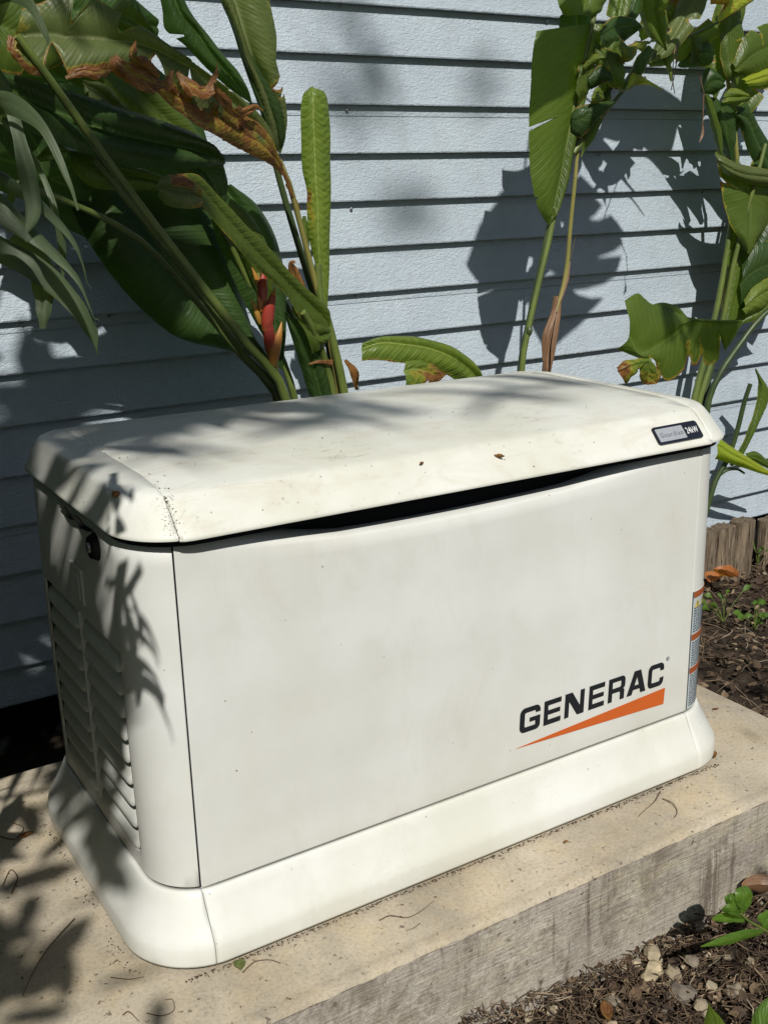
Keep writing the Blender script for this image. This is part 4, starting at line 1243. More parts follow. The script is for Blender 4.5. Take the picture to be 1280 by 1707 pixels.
# the broad leaf, split once
lf(MC, m_leaf_mid,
   [(893, 52, .76), (886, 100, .75), (881, 160, .745), (880, 230, .745), (884, 295, .75), (893, 340, .755), (911, 373, .765)],
   [(990, 40, .765), (975, 90, .76), (962, 150, .76), (948, 220, .76), (935, 285, .763), (924, 330, .766), (912, 374, .768)],
   [(1004, 45, .77), (992, 100, .77), (975, 165, .77), (958, 230, .77), (944, 295, .77), (930, 340, .77), (913, 375, .77)],
   nu=100, nv=9, bulge=0.016, pleat=0.0018, npl=40, skew=-0.10, seed=43, tears=[(-1, .43, .0045, .45), (-1, .78, .006, .08)], ragged=0.02, label='broad green leaf with one split in its left half')
lf(MC, m_leaf_mid, [(930, -40, .75), (928, 5, .75), (935, 22, .75), (945, 26, .75)], [(985, -40, .755), (975, 0, .755), (972, 18, .755), (970, 25, .755)],
   [(1020, -40, .76), (1010, 0, .76), (1000, 20, .76), (985, 30, .76)], nu=30, seed=44)
lf(MC, m_leaf_dark, [(932, 25, .80), (930, 50, .80), (930, 68, .80)], [(960, 20, .80), (960, 45, .80), (958, 66, .80)], [(985, 18, .80), (985, 45, .80), (982, 62, .80)], nu=20, seed=45)
# crowd of folded and torn leaves where the crown leans right
CR = [
 (m_leaf_dark, [(998, 52), (1020, 28), (1055, 30), (1068, 42)], [(998, 60), (1025, 48), (1050, 42), (1070, 43)], [(1000, 82), (1025, 80), (1050, 62), (1070, 46)], .73, 0, ()),
 (m_leaf_mid, [(988, 60), (1000, 75), (1030, 90), (1040, 110)], [(992, 70), (1005, 90), (1025, 110), (1040, 130)], [(985, 90), (995, 115), (1015, 145), (1035, 150)], .74, 0, ((1, .5, .06, .5),)),
 (m_leaf_bright, [(1030, 60), (1045, 75), (1060, 68), (1070, 72)], [(1030, 80), (1045, 88), (1060, 80), (1085, 70)], [(1035, 105), (1048, 103), (1062, 92), (1092, 62)], .72, .2, ((1, .5, .08, .8), (1, .8, .06, .7))),
 (m_leaf_mid, [(1005, 90), (1030, 50), (1040, 70), (1045, 102)], [(1010, 100), (1028, 80), (1035, 95), (1040, 105)], [(1012, 118), (1025, 115), (1032, 112), (1042, 106)], .735, 0, ()),
 (m_leaf_dark, [(978, 125), (1000, 108), (1018, 122), (1020, 132)], [(980, 135), (1000, 125), (1012, 128), (1021, 134)], [(984, 150), (1000, 142), (1012, 136), (1022, 136)], .73, 0, ()),
 (m_leaf_bright, [(985, 160), (993, 145), (1003, 150), (1005, 160)], [(984, 164), (993, 158), (1000, 158), (1006, 162)], [(985, 172), (994, 172), (1000, 168), (1007, 165)], .725, 0, ((1, .4, .1, .6),)),
 (m_leaf_bright, [(972, 108), (985, 92), (1000, 90), (1010, 96)], [(972, 112), (985, 100), (1000, 96), (1011, 98)], [(974, 118), (986, 110), (998, 104), (1012, 100)], .725, 0, ()),
 (m_leaf_dark, [(952, 190), (960, 178), (985, 172), (1022, 168)], [(953, 200), (965, 200), (990, 186), (1024, 170)], [(953, 225), (968, 230), (995, 200), (1026, 172)], .74, 0, ()),
 (m_leaf_mid, [(958, 130), (965, 105), (978, 100), (990, 118)], [(958, 150), (968, 130), (978, 125), (992, 125)], [(962, 175), (972, 168), (982, 150), (995, 132)], .755, 0, ()),
 (m_leaf_yellow, [(1043, 145), (1055, 120), (1075, 130), (1104, 149)], [(1043, 147), (1058, 132), (1080, 137), (1104, 150)], [(1044, 150), (1060, 143), (1085, 143), (1103, 152)], .72, 0.12, ()),
 (m_leaf_dark, [(1035, 140), (1050, 118), (1060, 95), (1080, 75)], [(1032, 150), (1050, 132), (1068, 105), (1085, 80)], [(1030, 155), (1055, 145), (1075, 115), (1090, 85)], .745, 0, ()),
 (m_leaf_mid, [(1062, 50), (1080, 5), (1110, -20), (1140, -30)], [(1064, 60), (1085, 30), (1110, 10), (1145, 0)], [(1066, 70), (1085, 60), (1115, 38), (1148, 20)], .73, 0, ((-1, .5, .04, .4),)),
 (m_leaf_dark, [(1042, 35), (1050, 0), (1060, -20), (1065, -40)], [(1048, 36), (1058, 10), (1066, -10), (1072, -40)], [(1058, 34), (1066, 20), (1070, 0), (1080, -40)], .78, 0, ()),
 (m_leaf_dry, [(1112, 8), (1130, -20), (1180, -25), (1215, -10)], [(1116, 12), (1140, -4), (1180, -8), (1215, 0)], [(1120, 16), (1145, 16), (1180, 8), (1212, 8)], .70, 0.3, ((1, .6, .06, .6),)),
 (m_leaf_bright, [(1105, 20), (1115, 5), (1128, 20), (1122, 40)], [(1102, 28), (1114, 20), (1124, 30), (1118, 46)], [(1100, 34), (1110, 40), (1118, 42), (1114, 52)], .70, 0.1, ()),
 (m_leaf_mid, [(1075, 105), (1110, 85), (1140, 60), (1180, 30)], [(1080, 108), (1112, 98), (1145, 75), (1190, 45)], [(1082, 112), (1120, 108), (1150, 92), (1195, 62)], .72, 0, ((1, .4, .05, .6),)),
 (m_leaf_dark, [(1128, 110), (1150, 68), (1172, 62), (1186, 80)], [(1132, 112), (1155, 95), (1172, 90), (1187, 92)], [(1136, 113), (1158, 113), (1175, 112), (1186, 105)], .74, 0, ()),
 (m_leaf_mid, [(1148, 62), (1152, 80), (1150, 95), (1148, 104)], [(1158, 62), (1160, 82), (1158, 95), (1156, 104)], [(1170, 60), (1168, 82), (1166, 95), (1164, 104)], .715, 0, ()),
 (m_leaf_mid, [(1078, 108), (1092, 90), (1115, 72), (1130, 68)], [(1082, 106), (1096, 96), (1115, 82), (1132, 72)], [(1088, 107), (1104, 100), (1120, 90), (1134, 76)], .715, 0, ()),
 (m_leaf_bright, [(1103, 96), (1108, 108), (1112, 120), (1116, 135)], [(1106, 92), (1112, 106), (1116, 120), (1117, 136)], [(1110, 90), (1117, 104), (1120, 120), (1119, 136)], .72, 0.1, ()),
 (m_leaf_yellow, [(1195, 30), (1212, 0), (1230, -15), (1250, -20)], [(1196, 34), (1214, 14), (1232, 0), (1252, -8)], [(1197, 38), (1216, 26), (1235, 15), (1255, 2)], .70, 0.25, ()),
]
for i, (mt, L, M, R, Y, dr, tr) in enumerate(CR):
    if L[1][0] > 1060 and i != 9: Y += 0.20
    f = lambda P, o: [(a, b, Y + o + 0.015 * math.sin(i * 2.1 + j)) for j, (a, b) in enumerate(P)]
    lf(MC, mt, f(L, 0.004), f(M, -0.006), f(R, 0.006), nu=40, nv=6, bulge=0.006, pleat=0.001, seed=50 + i, tears=tr, dryf=(lambda u, v, d=dr: d + 0.5 * max(0, (abs(v) - 0.9) / 0.1)) , ragged=0.05)
st(MC, [(955, 255, .77), (985, 215, .765), (1030, 160, .78), (1075, 105, .83), (1110, 78, .88), (1160, 55, .91), (1230, 20, .91)], 0.007, 0.003, m_stem)
for P in ([(1125, 70, .89), (1122, 100, .71), (1120, 130, .70), (1124, 156, .70)], [(1128, 72, .71), (1126, 110, .70), (1118, 150, .70)], [(1172, 158, .73), (1171, 190, .73), (1170, 215, .73), (1165, 238, .73)], [(1165, 122, .73), (1170, 145, .73), (1174, 160, .73)]):
    stem('dry_fibre', MC, P, 0.0018, 0.0010, m_stem_dry, 12, 6)
blade('dry_sheath', MC, m_stem_dry, [(1172, 210, .73), (1170, 225, .73), (1166, 236, .73)], [0.001, 0.0035, 0.001], seed=80, dryf=lambda u, v: 1.0)
# short curled leaf showing over the lid
lf(MC, m_leaf_bright,
   [(808, 636, .74), (790, 605, .73), (765, 585, .72), (725, 568, .71), (680, 560, .70), (640, 562, .70), (604, 572, .70)],
   [(802, 638, .74), (778, 612, .72), (745, 592, .70), (710, 580, .69), (670, 574, .68), (635, 572, .68), (602, 582, .69)],
   [(795, 640, .74), (770, 640, .72), (738, 622, .70), (700, 608, .68), (660, 605, .67), (630, 600, .67), (603, 602, .68)],
   nu=80, nv=9, bulge=0.014, pleat=0.0005, seed=90, dryf=lambda u, v: (0.5 * max(0, (v - 0.85) / 0.15) if u > 0.3 else 0), ragged=0.04, label='short curled lime green leaf showing over the lid')
lf(MC, m_leaf_bright,
   [(672, 600, .675), (690, 598, .675), (715, 604, .68), (742, 622, .69)],
   [(672, 620, .665), (690, 615, .665), (712, 620, .67), (735, 632, .68)],
   [(676, 642, .66), (690, 643, .66), (710, 640, .665), (730, 636, .675)], nu=40, nv=6, bulge=0.008, seed=91, tears=[(1, .6, .06, .3)], dryf=lambda u, v: max(0, u - 0.15) * 0.75 + (0.2 if v > 0 else 0), pleat=0.0005, label='lime leaf lobe with a torn beige patch')
blade('leaf', MC, m_leaf_dry, [(738, 614, .70), (755, 618, .70), (768, 626, .705), (776, 637, .71)], [0.003, 0.006, 0.008, 0.004], seed=92, dryf=lambda u, v: 0.45)

# ------------------------------------------------------------------ right heliconia
RC = thing('heliconia_plant', 'bushy heliconia at the right picture edge, one torn sunlit leaf drooping towards the generator', 'plant', (1.98, 0.88, GZ))
r0 = at(1100, 900, .99); r0.z = GZ; r1 = at(1140, 900, .97); r1.z = GZ
for P, a, b, mt in [
    ([r0, (1156, 668, .86), (1176, 590, .86), (1197, 500, .86), (1212, 410, .86), (1222, 340, .86), (1228, 260, .86)], .013, .007, m_stem),
    ([r0, (1165, 668, .85), (1186, 600, .85), (1205, 530, .85), (1222, 440, .84), (1245, 350, .83), (1262, 290, .82), (1275, 240, .82)], .013, .006, m_stem),
    ([r0, (1172, 668, .88), (1188, 600, .88), (1205, 520, .88), (1230, 400, .88)], .014, .007, m_stem_dark),
    ([r1, (1180, 670, .84), (1200, 622, .83), (1228, 580, .82), (1262, 535, .81), (1300, 500, .80)], .013, .008, m_stem_dark),
    ([r1, (1190, 806, .84), (1212, 765, .83), (1228, 718, .82), (1240, 670, .81), (1250, 640, .80)], .011, .007, m_stem_dark),
    ([(1200, 790, .835), (1212, 783, .83), (1228, 782, .825), (1240, 789, .82)], .006, .0035, m_stem_dark),
    ([(1228, 270, .86), (1222, 200, .86), (1212, 130, .855), (1205, 60, .85), (1203, 10, .85)], .007, .005, m_stem_yel)]:
    st(RC, [(e if isinstance(e, Vector) else (e[0], e[1], e[2] + .12)) for e in P], a, b, mt)
RR = [
 # torn sunlit leaf (three lobes)
 (m_leaf_mid, [(1236, 533), (1190, 533), (1145, 528), (1112, 512), (1085, 505), (1062, 487), (1040, 500)], [(1236, 536), (1195, 537), (1150, 536), (1118, 560), (1090, 580), (1065, 590), (1048, 560)], [(1232, 545), (1215, 575), (1190, 606), (1150, 612), (1112, 637), (1090, 610), (1026, 582)], .70, ((1, .20, .02, .75), (1, .36, .02, .30), (1, .46, .03, .35), (1, .80, .05, .5)), 'edge'),
 (m_leaf_mid, [(1148, 532), (1130, 512), (1105, 504), (1085, 508)], [(1146, 534), (1125, 520), (1105, 514), (1084, 512)], [(1144, 537), (1125, 532), (1100, 524), (1082, 516)], .725, (), 0),
 (m_leaf_bright, [(1086, 598), (1065, 597), (1040, 602), (1026, 612)], [(1080, 602), (1062, 606), (1044, 612), (1028, 618)], [(1076, 606), (1062, 618), (1052, 630), (1042, 641)], .685, ((1, .5, .06, .4),), 'tip'),
 (m_leaf_bright, [(1075, 600), (1068, 612), (1064, 625), (1068, 638)], [(1080, 602), (1080, 616), (1080, 630), (1080, 641)], [(1084, 600), (1094, 612), (1101, 622), (1096, 634)], .685, (), 'tip'),
 # dark crossing leaves above
 (m_leaf_mid, [(1192, 250), (1195, 285), (1202, 330), (1215, 372), (1232, 400), (1240, 420)], [(1240, 290), (1245, 310), (1250, 340), (1250, 370), (1248, 395), (1244, 422)], [(1300, 290), (1300, 320), (1290, 350), (1275, 380), (1262, 400), (1248, 424)], .80, ((-1, .3, .02, .2),), 0),
 (m_leaf_olive, [(1192, 252), (1200, 258), (1230, 272), (1270, 280), (1320, 290)], [(1194, 262), (1205, 275), (1235, 290), (1270, 295), (1320, 300)], [(1196, 272), (1208, 290), (1240, 305), (1272, 310), (1320, 315)], .785, (), 0),
 (m_leaf_dark, [(1176, 160), (1185, 190), (1196, 220), (1206, 250), (1214, 275)], [(1200, 170), (1205, 195), (1210, 220), (1214, 250), (1218, 278)], [(1225, 180), (1226, 205), (1226, 230), (1222, 255), (1221, 280)], .82, (), 0),
 (m_leaf_dark, [(1224, 178), (1245, 170), (1265, 210), (1290, 250), (1330, 300)], [(1225, 190), (1245, 200), (1262, 240), (1285, 280), (1330, 320)], [(1226, 200), (1238, 230), (1252, 268), (1278, 300), (1330, 345)], .81, ((1, .45, .02, .4),), 0),
 (m_leaf_mid, [(1195, 20), (1196, 55), (1200, 100), (1210, 128), (1225, 140)], [(1215, 18), (1216, 55), (1218, 100), (1222, 125), (1227, 141)], [(1232, 16), (1238, 55), (1236, 100), (1232, 128), (1229, 141)], .80, ((1, .4, .03, .4),), 0),
 (m_leaf_dark, [(1165, 152), (1172, 120), (1185, 112), (1200, 128)], [(1168, 154), (1182, 138), (1195, 135), (1204, 138)], [(1175, 156), (1190, 158), (1200, 150), (1206, 146)], .79, (), 0),
 (m_leaf_mid, [(1218, 105), (1240, 60), (1270, 40), (1310, 35)], [(1222, 118), (1250, 95), (1280, 80), (1320, 75)], [(1228, 125), (1255, 128), (1285, 120), (1325, 110)], .79, ((-1, .5, .03, .4),), 0),
 (m_leaf_yellow, [(1235, 132), (1255, 122), (1275, 115), (1310, 105)], [(1240, 138), (1260, 132), (1280, 126), (1310, 118)], [(1245, 144), (1265, 143), (1285, 140), (1310, 135)], .77, (), 0),
 (m_leaf_bright, [(1205, 158), (1215, 148), (1230, 148), (1248, 158)], [(1205, 162), (1218, 156), (1232, 156), (1250, 160)], [(1206, 166), (1220, 164), (1235, 162), (1252, 162)], .775, (), 0),
 (m_leaf_bright, [(1202, 168), (1212, 162), (1230, 162), (1246, 160)], [(1203, 170), (1215, 168), (1232, 166), (1248, 162)], [(1205, 173), (1218, 173), (1235, 170), (1250, 164)], .770, (), 0),
 (m_leaf_mid, [(1170, 160), (1178, 190), (1188, 225), (1200, 262)], [(1174, 158), (1184, 190), (1194, 225), (1202, 264)], [(1180, 156), (1194, 190), (1202, 225), (1205, 266)], .80, (), 0),
 # mass of leaves by the edge, lower
 (m_leaf_mid, [(1262, 300), (1240, 345), (1222, 400), (1208, 470), (1200, 535)], [(1300, 310), (1275, 355), (1250, 405), (1232, 470), (1215, 536)], [(1340, 330), (1325, 380), (1290, 430), (1260, 490), (1232, 538)], .83, ((1, .5, .03, .5),), 0),
 (m_leaf_dark, [(1236, 440), (1250, 415), (1280, 400), (1320, 395)], [(1232, 475), (1252, 455), (1285, 440), (1325, 430)], [(1230, 520), (1255, 500), (1285, 480), (1325, 470)], .80, ((1, .4, .04, .5), (-1, .6, .03, .4)), 0),
 (m_leaf_bright, [(1238, 500), (1255, 478), (1280, 462), (1310, 455)], [(1236, 515), (1258, 498), (1285, 482), (1315, 475)], [(1238, 528), (1262, 520), (1290, 505), (1320, 500)], .79, ((1, .5, .05, .5),), 0),
 (m_leaf_mid, [(1202, 430), (1216, 390), (1238, 360), (1265, 340)], [(1206, 440), (1222, 410), (1245, 385), (1272, 362)], [(1210, 450), (1232, 430), (1255, 408), (1282, 385)], .85, (), 0),
 # narrow leaves low at the right
 (m_leaf_mid, [(1257, 615), (1262, 640), (1256, 680), (1243, 720), (1228, 755), (1215, 775)], [(1258, 614), (1268, 645), (1262, 685), (1248, 722), (1232, 757), (1217, 776)], [(1259, 614), (1280, 655), (1270, 690), (1254, 725), (1236, 760), (1219, 777)], .80, (), 0),
 (m_leaf_yellow, [(1196, 728), (1215, 742), (1240, 758), (1262, 772), (1290, 790)], [(1194, 742), (1215, 756), (1240, 768), (1262, 780), (1290, 793)], [(1190, 765), (1212, 772), (1238, 780), (1262, 788), (1290, 796)], .78, (), 0),
 (m_leaf_mid, [(1240, 755), (1258, 752), (1275, 764), (1300, 785)], [(1242, 760), (1258, 762), (1275, 772), (1300, 788)], [(1244, 765), (1260, 772), (1276, 780), (1300, 791)], .80, (), 0),
]
lab = {0: 'torn leaf half in sun, its tip browned', 20: 'yellow green leaf poking out beside the badge'}
for i, (mt, L, M, R, Y, tr, dr) in enumerate(RR):
    if Y > .76: Y += .15 if Y < .86 else .1
    f = lambda P, o, s=0.012: [(a, b, Y + o + s * math.sin(i * 1.7 + j * 0.9)) for j, (a, b) in enumerate(P)]
    if dr == 'edge': df = lambda u, v: 0.5 * max(0, (v - 0.88) / 0.12) * (1 if u > 0.25 else 0.3)
    elif dr == 'tip': df = lambda u, v: 0.15 + 0.55 * max(0, u - 0.35) + 0.2 * max(0, abs(v) - 0.7)
    else: df = edge_dry(0.35, 0.94)
    lf(RC, mt, f(L, 0.004), f(M, -0.008), f(R, 0.008), nu=56, nv=7, bulge=0.01, pleat=0.0012, seed=100 + i, tears=tr, dryf=df, ragged=0.04, label=lab.get(i))

# leaves of the middle plant that reach up out of the picture; their shadows lie on the wall
def cast(u, v, Y):
    S = at(u, v, YW - .01); return S - SUN_D * ((S.y - Y) / SUN_D.y)
def cl(L, M, R, Y, tears=(), seed=0, dY=.03):
    g = lambda P, o: [cast(a, b, Y + o) for a, b in P]
    lf(MC, m_leaf_mid, g(L, 0.01), g(M, -0.01), g(R, 0.012), nu=60, nv=7, tears=tears, seed=seed, ragged=.05)
cl([(935, 285), (905, 370), (880, 450), (880, 520), (905, 585)], [(950, 290), (955, 370), (940, 450), (925, 520), (908, 588)], [(965, 290), (1012, 350), (1040, 408), (1005, 500), (912, 588)], .18, ((-1, .30, .05, .9), (-1, .55, .03, .7), (1, .25, .03, .6), (1, .62, .04, .8), (1, .45, .02, .5)), 150)
cl([(860, 300), (825, 335), (800, 372), (775, 440)], [(880, 320), (850, 365), (820, 410), (785, 460)], [(905, 350), (870, 410), (840, 450), (795, 475)], .20, ((1, .4, .04, .5),), 151)
cl([(1000, 165), (1030, 130), (1075, 130), (1110, 150), (1138, 172)], [(1000, 190), (1030, 170), (1065, 175), (1095, 215), (1105, 285)], [(1005, 235), (1025, 240), (1050, 240), (1080, 262), (1100, 288)], .60, (), 152)
for k, (P, wd) in enumerate([([(985, 215), (1010, 260), (1030, 290), (1052, 330)], [.004, .022, .016, .001]), ([(1000, 240), (1030, 290), (1055, 330), (1072, 362)], [.002, .008, .006, .003]), ([(970, 235), (985, 280), (1005, 320), (1010, 345)], [.01, .03, .02, .001])]):
    blade('leaf', MC, m_leaf_mid, [cast(a, b, .62) for a, b in P], wd, roll=0.2, nu=40, seed=160 + k)

top_ = at(1000, -20, .76)
for q in (cast(935, 285, .18), cast(870, 310, .20), cast(1000, 190, .60), cast(985, 215, .62)):
    stem('stem', MC, [top_, top_.lerp(q, .5) + Vector((0, 0, .12)), q], .006, .003, m_stem, 20)
# broad torn blades that fill the right edge
for k, (mt, P, wd, rl_, tr) in enumerate([
    (m_leaf_mid, [(1240, -50, .98), (1214, 30, .98), (1198, 110, .98), (1190, 172, .98)], [.02, .045, .045, .004], .3, [(1, .5, .03, .6), (-1, .7, .03, .5)]),
    (m_leaf_mid, [(1320, 30, 1.0), (1275, 90, .99), (1240, 160, .98), (1218, 235, .98)], [.03, .065, .055, .004], -.3, [(1, .4, .02, .7), (1, .65, .02, .6), (-1, .55, .03, .6)]),
    (m_leaf_dark, [(1330, 200, 1.0), (1295, 290, .99), (1262, 390, .98), (1240, 470, .98)], [.04, .085, .07, .005], .2, [(-1, .45, .02, .7), (1, .6, .03, .5)]),
    (m_leaf_mid, [(1340, 400, .98), (1295, 455, .97), (1252, 515, .96), (1216, 548, .96)], [.03, .065, .05, .004], -.2, [(-1, .5, .03, .7), (1, .4, .02, .5)]),
    (m_leaf_dark, [(1330, 330, 1.02), (1290, 420, 1.01), (1255, 480, 1.0), (1225, 520, 1.0)], [.04, .07, .06, .005], .1, []),
    (m_leaf_mid, [(1100, -60, .80), (1088, 0, .80), (1096, 50, .80), (1110, 84, .80)], [.02, .040, .030, .003], .2, [(1, .5, .04, .6)]),
    (m_leaf_olive, [(1175, -60, .86), (1150, 10, .86), (1115, 70, .85), (1070, 112, .84)], [.02, .038, .028, .002], -.2, [(1, .45, .03, .7), (-1, .6, .03, .6)]),
    (m_leaf_mid, [(1040, -60, .82), (1035, 0, .81), (1018, 70, .80), (992, 130, .79)], [.02, .030, .026, .002], .3, [(-1, .5, .03, .6)]),
    (m_leaf_mid, [(1012, 120, .77), (1005, 160, .765), (985, 215, .76), (968, 262, .76)], [.006, .026, .020, .002], .4, [(1, .5, .04, .6)])]):
    blade('leaf', RC if P[0][0] > 1200 else MC, mt, P, wd, roll=rl_, nu=54, nv=7, seed=180 + k, tears=tr, ragged=.05, bulge=.012, dryf=edge_dry(.35, .92), pleat=.001)

# more of the three crowns above the picture, which throw the shadows on the wall
random.seed(5)
def crown(parent, spots):
    for i, (a, b, wd, rl) in enumerate(spots):
        a = Vector(a); b = Vector(b); m_ = a.lerp(b, 0.5) + Vector((0, 0, 0.04))
        blade('leaf', parent, m_leaf_mid, [a, m_, b], [0.02, wd, wd * 0.9, 0.01], roll=rl, nu=40, nv=6, seed=200 + i, tears=[(1, .4, .02, .7), (1, .62, .02, .5), (-1, .35, .03, .6), (-1, .7, .02, .6)], ragged=0.08)

# ------------------------------------------------------------------ staghorn-like fern at the left, near the camera
FE = thing('hanging_fern', 'grey green strap leaved fern hanging in at the left picture edge', 'fern', (-0.42, -0.52, 1.28))
def fr(P, wd, roll=0.3, seed=0, fold=0.1): return blade('frond', FE, m_fern, P, [w_ * 0.78 for w_ in wd], roll=roll, nu=50, nv=4, fold=fold, seed=seed, ragged=0.01, bulge=0.002, pleat=0.0)
fr([(-60, 60, -.50), (0, 128, -.52), (22, 190, -.53), (42, 270, -.54), (56, 340, -.545), (50, 375, -.55), (33, 402, -.55)], [.004, .0045, .005, .0055, .008, .007, .0006], 0.2, 1)
fr([(-60, 260, -.50), (0, 290, -.51), (40, 318, -.52), (90, 360, -.53), (125, 405, -.54), (140, 445, -.545), (146, 472, -.545), (153, 480, -.545)], [.006, .007, .008, .008, .007, .004, .0015, .0004], 0.9, 2, 0.3)
fr([(-60, 300, -.52), (0, 330, -.53), (45, 378, -.54), (95, 425, -.55), (130, 465, -.56), (150, 510, -.565), (158, 531, -.565), (165, 533, -.565)], [.007, .008, .009, .009, .007, .004, .0015, .0004], 0.8, 3, 0.3)
fr([(-60, 380, -.54), (0, 415, -.54), (50, 440, -.55), (100, 480, -.555), (135, 520, -.56), (155, 555, -.56), (163, 591, -.56)], [.011, .012, .012, .011, .009, .007, .0005], 0.4, 4)
fr([(20, 395, -.52), (50, 420, -.53), (68, 450, -.54), (74, 490, -.545), (73, 525, -.55), (72, 548, -.55)], [.004, .010, .012, .010, .007, .003], 0.1, 5)
fr([(-20, 180, -.48), (40, 240, -.49), (70, 290, -.49), (92, 350, -.50), (104, 410, -.50), (106, 470, -.50)], [.002, .002, .0025, .003, .004, .001], 0.2, 6)
fr([(-60, 360, -.58), (-10, 350, -.58), (20, 372, -.585), (50, 400, -.59)], [.007, .008, .007, .003], 0.2, 7)
fr([(-60, 330, -.50), (-10, 345, -.50), (12, 340, -.50), (30, 300, -.50)], [.006, .006, .005, .002], 0.6, 8)
bm = bmesh.new(); bmesh.ops.create_icosphere(bm, subdivisions=3, radius=.06)
for v in bm.verts: v.co = v.co * (1 + .3 * noise.noise(v.co * 30)) + Vector((-.43, -.50, 1.24))
from_bm('root_ball', bm, m_stem_dry, FE, 60)
stem('hanging_wire', FE, [Vector((-.43, -.50, 1.29)), Vector((-.44, -.52, 1.9)), Vector((-.45, -.55, 2.6))], .0015, .0015, m_twig, 6, 5)
# crown and further fronds outside the picture
random.seed(12)
for i in range(26):
    a = Vector((-0.42, -0.50, 1.26)) + Vector((random.uniform(-.03, .03), random.uniform(-.03, .03), random.uniform(-.03, .03)))
    an = random.uniform(0.2, 2.6); ln = random.uniform(0.22, 0.5)
    dr = Vector((0.30 * math.cos(an) - 0.12, math.sin(an), 0))
    b = a + dr * ln * 0.6 + Vector((0, 0, random.uniform(0.0, 0.10)))
    c = a + dr * ln * 0.95 + Vector((0, 0, random.uniform(-0.30, -0.05)))
    d = c + dr * ln * 0.15 + Vector((0, 0, random.uniform(-0.22, -0.08)))
    if any(inview(p, 110) for p in catmull([a, b, c, d], 16)): continue
    fr([a, b, c, d], [.010, .018, .014, .001], random.uniform(-.6, .6), 30 + i)

def on_box(u, v):
    d = ray(u, v).normalized()
    h = LID_BVH.ray_cast(CAM_C, d)[0]
    if h is None: h = BODY_BVH.ray_cast(CAM_C, d)[0]
    return h
def fs(P, wd, t, seed, roll=0.0):
    pts = [on_box(*q) for q in P]
    if any(q is None for q in pts): return
    fr([q - SUN_D * (t + 0.02 * i) for i, q in enumerate(pts)], wd, roll, seed)
fs([(150, 860), (165, 830), (185, 812), (205, 822), (222, 836)], [.003, .012, .017, .012, .004], .90, 70)
fs([(222, 815), (220, 835), (211, 862)], [.003, .004, .001], .90, 71)
fs([(190, 790), (196, 840), (200, 880), (205, 905)], [.008, .007, .009, .010], .92, 72)
fs([(182, 850), (180, 890), (170, 960)], [.004, .004, .003], .92, 73)
fs([(205, 935), (200, 975), (193, 1040), (188, 1120)], [.012, .014, .018, .022], .92, 74)
fs([(198, 1020), (214, 985), (228, 960), (233, 934)], [.006, .016, .014, .001], .95, 75)
fs([(200, 1020), (222, 1018), (245, 1045), (262, 1085), (266, 1108)], [.008, .010, .007, .003, .0008], .95, 76)
fs([(195, 1125), (225, 1125), (260, 1160), (282, 1210), (290, 1240)], [.010, .011, .008, .003, .0008], 1.0, 77)
fs([(120, 940), (135, 1010), (150, 1080), (165, 1150)], [.012, .022, .024, .020], .95, 78)
fs([(150, 1000), (165, 1100), (185, 1200), (205, 1290)], [.016, .026, .026, .012], 1.05, 79)

# ------------------------------------------------------------------ small shrubs, bottom right
S1 = thing('shrub_seedling', 'small bright green seedling in the leaf litter in front of the pad, right edge', 'seedling', (1.02, -0.36, -0.24))
Ys = -0.315
stem('stem', S1, [Vector((0.99, -0.33, -0.24)), (1300, 1572, Ys), (1278, 1553, Ys), (1248, 1536, Ys), (1232, 1522, Ys)], 0.0035, 0.0022, m_stem, 20)
sl_ = lambda *a, **k: leaf('leaf', S1, m_small, *a, nu=36, nv=6, bulge=0.004, pleat=0.0002, ragged=0.0, **k)
sl_([(1232, 1522, Ys), (1222, 1505, Ys - .005), (1224, 1485, Ys - .005), (1238, 1477, Ys)], [(1236, 1522, Ys), (1236, 1505, Ys - .012), (1238, 1490, Ys - .012), (1241, 1477, Ys)], [(1240, 1521, Ys), (1250, 1508, Ys), (1253, 1490, Ys), (1246, 1478, Ys)], seed=1)
sl_([(1228, 1520, Ys), (1212, 1510, Ys), (1206, 1498, Ys), (1216, 1489, Ys)], [(1230, 1515, Ys - .006), (1220, 1505, Ys - .010), (1216, 1498, Ys - .010), (1220, 1489, Ys)], [(1232, 1508, Ys), (1228, 1500, Ys), (1226, 1494, Ys), (1224, 1490, Ys)], seed=2)
sl_([(1232, 1524, Ys), (1226, 1512, Ys - .015), (1214, 1506, Ys - .015), (1202, 1514, Ys - .01)], [(1233, 1528, Ys), (1222, 1520, Ys - .018), (1212, 1514, Ys - .018), (1203, 1517, Ys - .01)], [(1234, 1532, Ys), (1220, 1528, Ys - .010), (1210, 1522, Ys - .010), (1204, 1520, Ys - .01)], seed=3)
sl_([(1240, 1533, Ys), (1225, 1522, Ys), (1200, 1522, Ys), (1186, 1530, Ys)], [(1240, 1535, Ys), (1222, 1530, Ys), (1200, 1530, Ys), (1186, 1532, Ys)], [(1240, 1538, Ys), (1222, 1538, Ys), (1200, 1537, Ys), (1187, 1534, Ys)], seed=4)
sl_([(1275, 1549, Ys), (1240, 1549, Ys - .01), (1200, 1562, Ys - .02), (1167, 1577, Ys - .03)], [(1275, 1552, Ys), (1240, 1558, Ys - .015), (1202, 1570, Ys - .025), (1167, 1578, Ys - .03)], [(1272, 1555, Ys), (1245, 1566, Ys - .01), (1205, 1576, Ys - .02), (1168, 1579, Ys - .03)], seed=5)
sl_([(1270, 1545, Ys), (1262, 1530, Ys), (1275, 1518, Ys), (1295, 1515, Ys)], [(1272, 1548, Ys), (1272, 1536, Ys), (1282, 1528, Ys), (1297, 1520, Ys)], [(1274, 1550, Ys), (1282, 1546, Ys), (1290, 1538, Ys), (1299, 1525, Ys)], seed=6)
